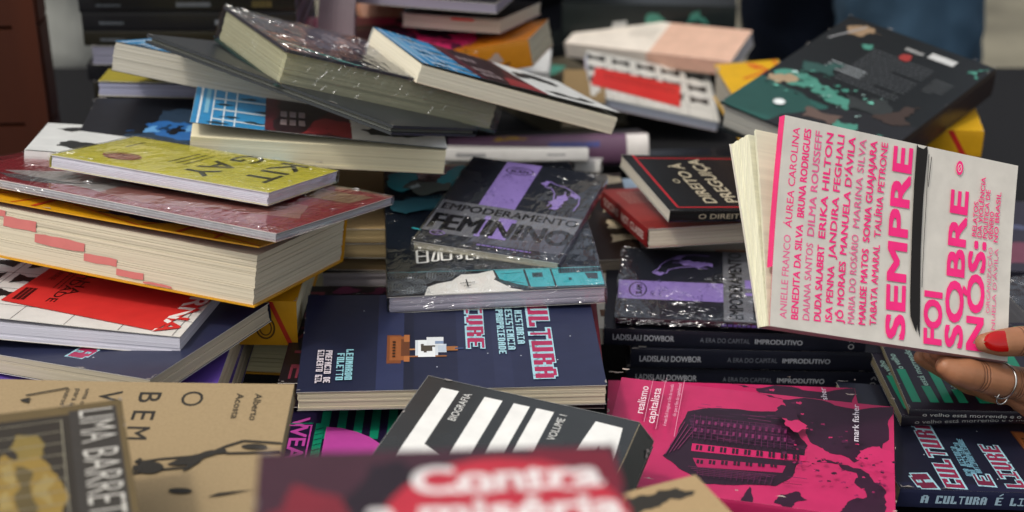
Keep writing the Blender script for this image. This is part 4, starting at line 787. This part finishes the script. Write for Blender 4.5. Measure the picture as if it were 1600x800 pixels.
bk('white_spine', 'white spined book with tiny lettering in front of the plum coloured spine', cover='#d6d3cd', spine='f', spine_art=[('b', '#77777a', (.10, .62), (.03, 0), (0, -.004), 2, .0016), ('b', '#77777a', (.72, .6), (.018, 0), (0, -.003), 1, .0016)], pages='#cfc9bd')
bk('white_spine2', 'white spined book with a black emblem, lowest beside the small dark wrapped book', cover='#d3d0c9', spine='f', spine_art=[('j', '#1f1f22', [(.84, .15), (.845, .8), (.87, .9), (.88, .5), (.875, .15)], .1, 2, 3)], pages='#cfc9bd')
bk('facing_head', 'white ended book with a black drawn figure, flat behind the small yellow booklet', cover='#d6d5d0', art=half(city_art()), spine='f', pages='#c9c0a8', back='#b9a99a', group=G_CITY)
bf = [('j', '#2a3a4c', [(.05, .2), (.3, .8), (.6, .7), (.7, .3), (.4, .1)], .2, 4, 14), ('j', '#2c5f9a', [(.18, .45), (.3, .62), (.5, .58), (.66, .66), (.74, .40), (.55, .30), (.36, .36)], .2, 4, 4), ('j', '#8a2a34', [(.62, .2), (.75, .5), (1, .75), (1, 0), (.62, 0)], .1, 3, 5), ('j', '#2b5c96', [(.70, .62), (.95, .92), (.92, .7)], .3, 3, 6)] + [('j', ['#16181e', '#5d94c4', '#1d3550'][i % 3], [(.2 + .055*i, .40 + .03*(i % 3)), (.27 + .055*i, .45), (.25 + .055*i, .56 - .02*(i % 2)), (.21 + .055*i, .50)], .35, 3, 60 + i) for i in range(9)]
bk('blueface', 'black book with a blue painted face lying under the grey paged book at left', cover='#16181e', art=bf, spine='b', pages='#8a8f9a')
bk('yellowgrey', 'yellow covered book with bluish grey page edges at the rear left', cover='#a99a32', art=[('j', '#7a4a2a', [(.4, .2), (.7, .5), (.95, .3), (.8, .0)], .2, 3, 4)], spine='b', pages='#9a9bb0', dims=(.2, .129, .012))
# tall dark piles at the rear left: spines and page edges by turns
lbz = ['lowest', 'second', 'third', 'fourth', 'fifth', 'sixth', 'seventh', 'eighth']
zz = .012
for i in range(13):
    th = [.019, .017, .020, .018][i % 4]; pg = i in (3, 5, 8)
    if True:
        lb = ('grey paged book, ' if pg else 'black spined book, ') + ['lowest', 'second', 'third', 'fourth', 'fifth', 'sixth', 'seventh', 'eighth', 'ninth', 'tenth', 'eleventh', 'twelfth', 'topmost'][i] + ' from the bottom of the tall rear left pile'
        if i == 12: lb = 'black spined book topmost on the tall rear left pile'
        if i == 0: lb = 'black spined book lowest in the tall rear left pile'
        book((-.325 + rnd.uniform(-.006, .006), 1.70 + rnd.uniform(-.006, .006), zz, rnd.uniform(-2.5, 2.5), 0, 0), (.22, .15, th), lb, cover='#17171b', spine='b' if pg else 'f', spine_col='#17171b' if i % 3 else '#221f16', spine_art=() if pg else [('b', '#7b8088', ([.3, .62, .45][i % 3], .60), (.035, 0), (0, -.004), 1, .005), ('b', '#6a5f3a', (.80, .65), (.02, 0), (0, -.004), 1, .007), ('b', '#5d6268', (.08, .5), (.025, 0), (0, -.004), 1, .003)], pages='#8e8d9c', group='tall rear left pile')
    zz += th + .0003
zz = .012
for i in range(9):
    th = [.024, .021, .023][i % 3]
    lb = ['dark book at the foot of', 'second dark book up in', 'third dark book up in', 'fourth dark book up in', 'fifth dark book up in', 'sixth dark book up in', 'seventh dark book up in', 'eighth dark book up in', 'dark book at the top of'][i] + ' the pile behind the thick film wrapped book'
    book((-.115 + rnd.uniform(-.006, .006), 1.76 + rnd.uniform(-.006, .006), zz, rnd.uniform(-3, 3), 0, 0), (.19, .14, th), lb, cover='#16171b', spine='f', spine_col=['#15161a', '#1d2226', '#181512'][i % 3], spine_art=[('b', '#7b8088', (.35, .6), (.05, 0), (0, -.004), 1, .006)], pages='#6f6f78', group='dark pile behind the thick wrapped book') if i < 7 else None
    zz += th + .0003
bk('topgrey', 'thin black covered book with a red edge line on the rear centre pile', cover='#191719', fin='satin', spine='b', back='#9a1f2c', pages='#bdb5a5', dims=(.1088, .1289, .0135), page_art=[('r', '#c02a24', .5, .80, .73, .97)])
bk('topstack', 'dark covered book with lilac grey page edges, highest at the rear centre', cover='#1c1b20', spine='b', pages='#8d8794', dims=(.2, .14, .010))
orr = [('j', '#3a1d16', [(.1, .75), (.5, .95), (.7, .7), (.3, .5)], .2, 4, 3), ('j', '#c4701c', [(.4, .5), (.9, .98), (.99, .6), (.7, .2)], .2, 4, 4)]
bk('orange', 'orange and black covered book with pale page edges behind the sloping blue and red book', cover='#a8620f', art=orr, spine='f', spine_col='#9c6410', spine_art=[('j', '#8a7a70', [(.66, .5), (.76, .7), (.8, .4), (.7, .25)], .2, 3, 3), ('j', '#3a1d10', [(.72, .2), (.85, .3), (.82, .1)], .2, 2, 4)], pages='#b9b29c', fin='satin')
bk('toppink', 'magenta and black book under the pile at the rear centre', cover='#ba2a5c', art=pink_art(), spine='f', pages='#bdb49a', group=G_PINK)
book((.17, 2.045, .0, -3, 0, 0), (.24, .05, .048), 'plain black hardcover far back under the teal spotted one beyond the peach book', cover=TD, hard=True, spine='f', spine_col='#15181a', pages='#5f5d58', name='hardcover_book')
book((.175, 2.045, .049, -4, 0, 0), (.22, .05, .052), 'dark teal spotted hardcover farthest back behind the peach coloured book', cover=TD, hard=True, spine='f', spine_col='#1d2322', spine_art=[('j', TG, [(.45, .3), (.52, .8), (.6, .5)], .3, 3, 5), ('j', TG, [(.72, .5), (.78, .9), (.84, .5)], .3, 3, 6), ('j', '#b5b5b0', [(.28, .2), (.36, .3), (.37, .6), (.29, .55)], .3, 3, 7)], pages='#8f8d86', name='hardcover_book', group='dark teal hardcovers')
book((-.03, 2.0, .0, 4, 0, 0), (.11, .10, .06), 'thick black book far back left of the peach coloured book', cover='#121316', spine='f', pages='#3a3a3e', hard=True, name='hardcover_book')
book((.062, 1.90, .0, 32, 0, 0), (.10, .14, .045), 'khaki and teal blotched hardcover between the orange book and the peach coloured book', cover='#4c4638', art=[('j', TG, [(.2, .75), (.55, .95), (.8, .8), (.5, .65)], .3, 4, 3), ('j', TG, [(.6, .3), (.9, .45), (.95, .2)], .3, 4, 6), ('j', '#1d1d1f', [(.1, .2), (.5, .5), (.6, .2)], .3, 4, 8)], hard=True, spine='l', pages='#8f8a78', name='hardcover_book')
book((.085, 1.845, .028, -3, 0, 0), (.05, .11, .030), 'small kraft covered book at the left end of the white fish patterned book', cover='#8a7350', fin='kraft', spine='l', pages='#a3957a')
book((.010, 1.865, .065, -4, 0, 0), (.07, .08, .018), 'small white booklet between the orange book and the kraft covered one', cover='#d0d0cc', spine='l', pages='#c9c9c6', name='booklet', cat='booklet')
book((.215, 1.70, .0, 3, 0, 0), (.17, .085, .020), 'black book with blue spots in the gap left of the big teal hardcover', cover='#14161c', art=[('j', '#2c5c8a', [(.2 + .2*i, .2 + .1*i), (.28 + .2*i, .3 + .1*i), (.3 + .2*i, .18 + .1*i)], .3, 3, i) for i in range(4)], fin='gloss', spine='f', spine_art=[('j', '#8a8f96', [(.5, .4), (.6, .7), (.7, .3)], .3, 3, 4)], pages='#55585e')
# ---------------------------------------------------------------- the hand that holds the open book
SK = '#a06e4e'
skin = plain('warm brown skin', SK, .48, .13, 45, spec=.4, bump=.0003)
def creases(m, spots):
    """fine skin folds across the joints, and a redder fingertip: bump and darker colour along the folds round given points"""
    t = m.node_tree; b = t.nodes['Principled BSDF']; N = t.nodes.new; LK = t.links.new
    ge = N('ShaderNodeNewGeometry'); tot = None
    def mth(op, a, b_=None):
        n = N('ShaderNodeMath'); n.operation = op
        for i, v in enumerate((a, b_)):
            if v is None: continue
            if isinstance(v, (int, float)): n.inputs[i].default_value = v
            else: LK(v, n.inputs[i])
        return n.outputs[0]
    for c, ax, rad, fr in spots:
        d = N('ShaderNodeVectorMath'); d.operation = 'DISTANCE'; LK(ge.outputs['Position'], d.inputs[0]); d.inputs[1].default_value = c
        o = N('ShaderNodeVectorMath'); o.operation = 'DOT_PRODUCT'; LK(ge.outputs['Position'], o.inputs[0]); o.inputs[1].default_value = ax
        nz = N('ShaderNodeTexNoise'); nz.inputs['Scale'].default_value = 130; LK(ge.outputs['Position'], nz.inputs['Vector'])
        off = c[0]*ax[0] + c[1]*ax[1] + c[2]*ax[2]
        along = mth('ADD', mth('SUBTRACT', o.outputs['Value'], off), mth('MULTIPLY', mth('SUBTRACT', nz.outputs['Fac'], .5), .0022))
        w_ = mth('POWER', mth('ABSOLUTE', mth('COSINE', mth('MULTIPLY', along, fr))), 5.0)
        n = N('ShaderNodeMapRange'); LK(mth('ABSOLUTE', along), n.inputs[0]); n.inputs[1].default_value = .0026; n.inputs[2].default_value = .0046; n.inputs[3].default_value = 1; n.inputs[4].default_value = 0
        k = N('ShaderNodeMapRange'); LK(d.outputs['Value'], k.inputs[0]); k.inputs[1].default_value = rad; k.inputs[2].default_value = rad * 1.3; k.inputs[3].default_value = 1; k.inputs[4].default_value = 0
        v = mth('MULTIPLY', mth('MULTIPLY', w_, n.outputs[0]), k.outputs[0]); tot = v if tot is None else mth('MAXIMUM', tot, v)
    mx = N('ShaderNodeMix'); mx.data_type = 'RGBA'; src = b.inputs['Base Color'].links[0].from_socket; LK(src, mx.inputs[6]); mx.inputs[7].default_value = (*lin('#4f2c1c'), 1)
    LK(mth('MULTIPLY', tot, .9), mx.inputs[0]); LK(mx.outputs[2], b.inputs['Base Color'])
    bp = [n for n in t.nodes if n.type == 'BUMP'][0]; hsrc = bp.inputs['Height'].links[0].from_socket; LK(mth('SUBTRACT', mth('MULTIPLY', hsrc, .3), mth('MULTIPLY', tot, 1.6)), bp.inputs['Height'])
    b.inputs['Subsurface Weight'].default_value = .12; b.inputs['Subsurface Radius'].default_value = (.006, .0025, .0015)
def tube_pts(mb, path, m, seg=18):
    """tapered tube with round ends through (point, radius) stations"""
    P = [Vector(p) for p, r in path]; Rr = [r for p, r in path]; st = []
    for i in range(len(P) - 1):                               # Catmull-Rom between stations
        p0, p1, p2, p3 = P[max(0, i-1)], P[i], P[i+1], P[min(len(P)-1, i+2)]
        for q in range(6):
            t = q / 6; st.append((.5*((2*p1) + (p2-p0)*t + (2*p0-5*p1+4*p2-p3)*t*t + (3*p1-p0-3*p2+p3)*t**3), Rr[i]*(1-t) + Rr[i+1]*t))
    st.append((P[-1], Rr[-1])); full = []
    d0 = (st[1][0]-st[0][0]).normalized(); d1 = (st[-1][0]-st[-2][0]).normalized()
    for a in (80, 60, 40, 20): full.append((st[0][0] - d0*st[0][1]*math.sin(R(a)), st[0][1]*math.cos(R(a))))
    full += st
    for a in (20, 40, 60, 80): full.append((st[-1][0] + d1*st[-1][1]*math.sin(R(a)), st[-1][1]*math.cos(R(a))))
    vs = []; n = None
    for i, (p, r) in enumerate(full):
        a = full[max(0, i-1)][0]; b = full[min(len(full)-1, i+1)][0]; t = (b - a).normalized()
        if n is None: n = t.orthogonal().normalized()
        n = (n - t * n.dot(t)).normalized(); bt = t.cross(n)
        vs += [p + (n*math.cos(k*math.tau/seg) + bt*math.sin(k*math.tau/seg))*r for k in range(seg)]
    fs = [(i*seg+k, i*seg+(k+1) % seg, (i+1)*seg+(k+1) % seg, (i+1)*seg+k) for i in range(len(full)-1) for k in range(seg)]
    e = len(full) - 1; fs += [tuple(range(seg))[::-1], tuple(e*seg + k for k in range(seg))]
    mb.add(vs, fs, m)
def merge(mb, name, parent, voxel, smooth):
    """fuse overlapping tubes into one continuous surface"""
    o = mb.build(name)
    r = o.modifiers.new('r', 'REMESH'); r.mode = 'VOXEL'; r.voxel_size = voxel; r.use_smooth_shade = True
    s = o.modifiers.new('s', 'SMOOTH'); s.iterations = smooth; s.factor = .5
    dg = bpy.context.evaluated_depsgraph_get(); me = bpy.data.meshes.new_from_object(o.evaluated_get(dg))
    o.modifiers.clear(); old = o.data; o.data = me; bpy.data.meshes.remove(old); me.name = name
    me.polygons.foreach_set('use_smooth', [True] * len(me.polygons))
    o.parent = parent; return o
L, W, T = FIT['sempre'][6:]
hb = MB(); y0 = -W / 2
ax_ = HP.to_3x3() @ Vector((1, .05, .05)); ax_.normalize()
creases(skin, [(tuple(HP @ Vector((.1055, y0 + .014, T + .0125))), tuple(ax_), 0.016, 1050.0), (tuple(HP @ Vector((.0862, y0 - .012, .004))), tuple(ax_), .014, 1200.0), (tuple(HP @ Vector((.124, y0 - .0125, .0))), tuple(ax_), .016, 1100.0)])
hl_ = [  # stations in the held book's own frame
 [((.0770, y0+.0098, T+.0085), .0070), ((.0910, y0+.0113, T+.0110), .0102), ((.1060, y0+.0140, T+.0125), .0112), ((.1120, y0+.0150, T+.0130), .0108), ((.1180, y0+.0155, T+.0130), .0114), ((.1400, y0+.0110, T+.0100), .0122), ((.1680, y0-.0080, -.002), .0165), ((.205, y0-.018, -.012), .019)],
 [((.0560, y0-.0085, .0030), .0074), ((.0640, y0-.0108, .0040), .0096), ((.0730, y0-.0112, .0045), .0112), ((.0800, y0-.0120, .0040), .0115), ((.0860, y0-.0122, .0040), .0111), ((.0930, y0-.0125, .0040), .0120), ((.1080, y0-.0128, .0030), .0126), ((.1220, y0-.0125, .000), .0122), ((.1500, y0-.0140, -.006), .0145), ((.195, y0-.018, -.014), .018)],
 [((.0680, y0+.0050, -.0190), .0070), ((.0790, y0+.0035, -.0190), .0088), ((.0960, y0-.0010, -.0200), .0102), ((.1180, y0-.0080, -.0210), .0118), ((.1500, y0-.0140, -.022), .0145), ((.195, y0-.020, -.026), .018)],
 [((.0800, y0+.0060, -.0400), .0065), ((.0880, y0+.0040, -.0400), .0082), ((.1000, y0-.0010, -.0400), .0098), ((.1220, y0-.0080, -.0390), .0110), ((.1520, y0-.0150, -.038), .0138), ((.197, y0-.022, -.038), .017)],
 [((.0850, y0+.0060, -.0580), .0058), ((.0930, y0+.0040, -.0570), .0074), ((.1080, y0-.0010, -.0550), .0084), ((.1270, y0-.0080, -.0530), .0095), ((.1550, y0-.0170, -.052), .0125), ((.200, y0-.025, -.048), .016)],
 [((.150, y0-.016, -.014), .0165), ((.195, y0-.022, -.028), .0235), ((.225, y0-.028, -.030), .0235), ((.262, y0-.034, -.032), .0235), ((.35, y0-.04, -.030), .031), ((.47, y0-.05, -.03), .039)]]
for pth in hl_: tube_pts(hb, [(HP @ Vector(p), r) for p, r in pth], skin)
hd = thing('person', 'bare forearm and hand with a red thumbnail and silver ring holding up the white book', 'person', tuple(HP @ Vector((.2, y0 - .02, -.02))))
hm = merge(hb, 'body', None, .0011, 5)
MI = Matrix.Translation(-Vector(hd.location))
def adopt(o):
    o.data.transform(MI); o.parent = hd
adopt(hm)
nail_m = plain('glossy red nail varnish', '#a80c0a', .12, .05, 40, spec=.6)
def nail(c, axis, up, ln, wd, name='fingernail'):
    axis = axis.normalized(); up = (up - axis * up.dot(axis)).normalized(); sd = axis.cross(up); mb = MB()
    def P(u, v, o):
        a = (u - .5) * 2; w_ = wd * max(.02, 1 - abs(a) ** (3.2 if a > 0 else 2.3)) ** .5; th = (v - .5) * 2 * .95
        return tuple(c + axis * a * ln + sd * math.sin(th) * w_ * 1.15 + up * ((math.cos(th) - .78) * wd * .95 + o - .12 * ln * a * a))
    mb.grid(lambda u, v: P(u, 1 - v, 0), 18, 12, nail_m); mb.grid(lambda u, v: P(u, v, -.0009), 18, 12, nail_m)
    for vv in (0, 1): mb.grid(lambda u, v, vv=vv: P(u, vv, -.0009 * v), 18, 1, nail_m)
    for uu in (0, 1): mb.grid(lambda u, v, uu=uu: P(uu, u, -.0009 * v), 12, 1, nail_m)
    o = mb.build(name, None, smooth=True); adopt(o); return o
M3 = HP.to_3x3()
nail(HP @ Vector((.0862, y0 + .0115, T + .0182)), M3 @ Vector((1, .13, .16)), M3 @ Vector((-.12, .10, 1)), .0150, .0083)
rb = MB(); sil = plain('polished silver', '#c9c6bf', .18, .05, 40, metal=1)
def ring_mesh(c, ax, rad, tr, sx=1, sy=1):
    ax = ax.normalized(); n = ax.orthogonal().normalized(); b = ax.cross(n); vs = []; K, J = 40, 10
    for i in range(K):
        t = i * math.tau / K; rd = n * math.cos(t) * sx + b * math.sin(t) * sy
        vs += [c + rd * rad + (rd.normalized() * math.cos(j * math.tau / J) + ax * math.sin(j * math.tau / J)) * tr for j in range(J)]
    rb.add(vs, [(i*J+j, ((i+1) % K)*J+j, ((i+1) % K)*J+(j+1) % J, i*J+(j+1) % J) for i in range(K) for j in range(J)], sil)
ring_mesh(HP @ Vector((.1100, y0 - .0130, .0028)), M3 @ Vector((1, .08, -.15)), .0130, .0008)
ring_mesh(HP @ Vector((.1085, y0 - .0262, .0055)), M3 @ Vector((.1, -.6, 1)), .0052, .0006)
o = rb.build('ring', None, smooth=True); adopt(o)
# ---------------------------------------------------------------- people standing behind the table
def limb(mb, pts, m, seg=20): tube_pts(mb, pts, m, seg)
def crumple(o, amp, fr):                                      # cloth folds
    vs = o.data.vertices; nn = [v.normal.copy() for v in vs]
    for v, n in zip(vs, nn):
        c = v.co; v.co = c + n * amp * (noise.noise(Vector((c.x*fr*1.3, c.y*fr*1.3, c.z*fr*.8))) + .5 * abs(noise.noise(Vector((c.x*fr*2, c.y*fr*2, c.z*fr*2.6 + c.x*6)))))
def standing(x, y, rz, label, shirt, trousers, skin_c, hem=.78, long_sleeve=False, reach=None, scale=1.0):
    t = thing('person', label, 'person', (x, y, -.75), (0, 0, rz)); s = scale
    V = lambda a, b, c: (a * s, b * s, c * s)
    tm = plain('trouser cloth ' + trousers, trousers, .9, .45, 9, (1, 1, .4), .15, bump=.006); sm = plain('shirt cloth ' + shirt, shirt, .9, .12, 18, (1, 1, .5), .15, bump=.006); km = plain('skin ' + skin_c, skin_c, .5, .1, 40)
    mb = MB()
    for q in (-1, 1):
        limb(mb, [(V(q*.10, 0, .08), .062*s), (V(q*.10, 0, .28), .070*s), (V(q*.10, -.01, .50), .078*s), (V(q*.095, 0, .72), .098*s), (V(q*.085, .01, .90), .112*s)], tm)
    limb(mb, [(V(-.07, .01, .93), .12*s), (V(.07, .01, .93), .12*s)], tm); limb(mb, [(V(-.06, 0, 1.02), .115*s), (V(.06, 0, 1.02), .115*s)], tm)
    crumple(merge(mb, 'trousers', t, .012, 3), .016, 9)
    mb = MB()
    limb(mb, [(V(-.06, 0, hem + .03), .135*s), (V(.06, 0, hem + .03), .135*s)], sm); limb(mb, [(V(-.06, 0, 1.0), .128*s), (V(.06, 0, 1.0), .128*s)], sm)
    for q in (-1, 1): limb(mb, [(V(q*.07, 0, hem), .125*s), (V(q*.07, 0, 1.15), .115*s), (V(q*.085, 0, 1.36), .10*s), (V(q*.12, 0, 1.42), .065*s)], sm)
    arms = {}
    for q in (-1, 1):
        sh, el, wr = V(q*.19, 0, 1.40), V(q*.25, -.02, 1.14), V(q*.10, -.20, 1.20)
        if reach and q == reach[0]: el, wr = reach[1], reach[2]
        arms[q] = (sh, el, wr)
        limb(mb, [(sh, .058*s), (tuple((Vector(sh) + Vector(el)) / 2), .055*s), (el, .052*s)] + ([(wr, .042*s)] if long_sleeve else []), sm)
    crumple(merge(mb, 'shirt', t, .012, 3), .010, 10)
    mb = MB()
    limb(mb, [(V(0, .01, 1.40), .055*s), (V(0, 0, 1.52), .052*s), (V(0, -.02, 1.60), .080*s), (V(0, -.01, 1.68), .092*s), (V(0, 0, 1.74), .07*s)], km)
    limb(mb, [(V(0, .01, 1.0), .08*s), (V(0, .01, 1.40), .06*s)], km); limb(mb, [(V(-.17, 0, 1.39), .045*s), (V(.17, 0, 1.39), .045*s)], km)
    limb(mb, [(V(0, -.095, 1.655), .010*s), (V(0, -.108, 1.625), .013*s)], km)
    for q in (-1, 1):
        limb(mb, [(V(q*.088, .01, 1.67), .014*s), (V(q*.09, .01, 1.63), .012*s)], km)
        sh, el, wr = (Vector(p) for p in arms[q]); d = (wr - el).normalized()
        limb(mb, [(sh, .042*s), (el, .042*s), (wr, .028*s), (wr + d*.07, .030*s)], km)
        sd = d.cross(Vector((0, 1, 0))); sd = (sd if sd.length > .2 else Vector((1, 0, 0))).normalized()
        for k, (o_, ln) in enumerate(((-.024, .075), (-.008, .088), (.008, .082), (.023, .062))):
            limb(mb, [(wr + d*.07 + sd*o_, .010*s), (wr + d*(.07 + ln*.55) + sd*o_*1.15, .009*s), (wr + d*(.07 + ln) + sd*o_*1.1 + Vector((0, -.012, -.01)), .007*s)], km, 12)
        limb(mb, [(wr + d*.02 - sd*.02, .013*s), (wr + d*.055 - sd*.048, .011*s), (wr + d*.085 - sd*.055, .008*s)], km, 12)
    merge(mb, 'body', t, .006, 3)
    hm_ = plain('dark hair', '#1a120d', .6, .3, 60); mb = MB()
    limb(mb, [(V(0, .03, 1.62), .085*s), (V(0, .02, 1.70), .098*s), (V(0, .01, 1.755), .078*s)], hm_); merge(mb, 'hair', t, .01, 3)
    shm = plain('dark shoe leather', '#1c1916', .5, .2, 30)
    for q in (-1, 1):
        mb = MB(); limb(mb, [(V(q*.10, .05, .045), .045*s), (V(q*.10, -.05, .05), .05*s), (V(q*.10, -.16, .04), .04*s)], shm); merge(mb, 'shoe', t, .01, 2)
    return t
standing(.60, 2.38, 1.25, 'person in faded blue jeans standing behind the table at right', '#5a5f66', '#34495a', '#8a5a42', hem=.98)
standing(.585, 2.78, -.1, 'person in very dark navy trousers beside the blue jeans', '#2a2d33', '#0e1420', '#a5714f', hem=.98)
standing(-.66, 2.24, .15, 'person in a pale grey shirt and black trousers behind the brown wooden box', '#9a9b94', '#0b0e15', '#a5714f', hem=.70)
standing(-.02, 2.45, .0, 'person in black clothes reaching a bare hand to the rear books', '#17181b', '#121318', '#b07c62', hem=.82, reach=(-1, (-.22, -.36, 1.20), (-.15, -.585, 1.02)))
# ---------------------------------------------------------------- brown wooden box at the left, grey paper bag
cb_ = thing('wooden_box', 'dark brown wooden box with plank sides at the left edge of the table', 'box', (-.62, 1.78, 0))
def plankbox(nm, x0, x1, y0_, y1_, z0, z1): simple_box(nm, x0, x1, y0_, y1_, z0, z1, wood, cb_)
for i in range(5):
    za = .002 + .105 * i; mb = MB(); e = .002
    mb.box(-.115 + e, .138, -.175, -.163, za, za + .101, wood); mb.box(-.115 + e, .138, -.137, -.125, za, za + .101, wood)
    mb.box(.126, .1405, -.163, -.137, za, za + .101, wood); mb.box(-.1152, -.100, -.163, -.137, za, za + .101, wood); mb.build('plank_ring', cb_)
for q in (-.102, .128): simple_box('corner_post', q - .011, q + .0135, -.1785, -.1755, .001, .53, wood, cb_)
bagm = plain('mauve grey paper', '#6f6468', .9, .15, 12, bump=.003)
bg_ = MB()
def bagp(u, v): return (-.195 + .037*u + .003*math.sin(9*v), 1.60 + .012*math.sin(3.1*u) + .03*v, .10 + .19*v)
bg_.grid(bagp, 8, 8, bagm); bg_.grid(lambda u, v: (lambda p: (p[0], p[1] + .022, p[2]))(bagp(1-u, v)), 8, 8, bagm)
for uu in (0, 1): bg_.grid(lambda u, v, uu=uu: (lambda p: (p[0], p[1] + .022*u, p[2]))(bagp(uu, v)), 1, 8, bagm)
bg_.grid(lambda u, v: (lambda p: (p[0], p[1] + .022*v, p[2]))(bagp(u, 1)), 8, 1, bagm)
tag(bg_.build('paper_bag', smooth=False), 'mauve grey paper bag standing upright behind the thick film wrapped book', 'bag')
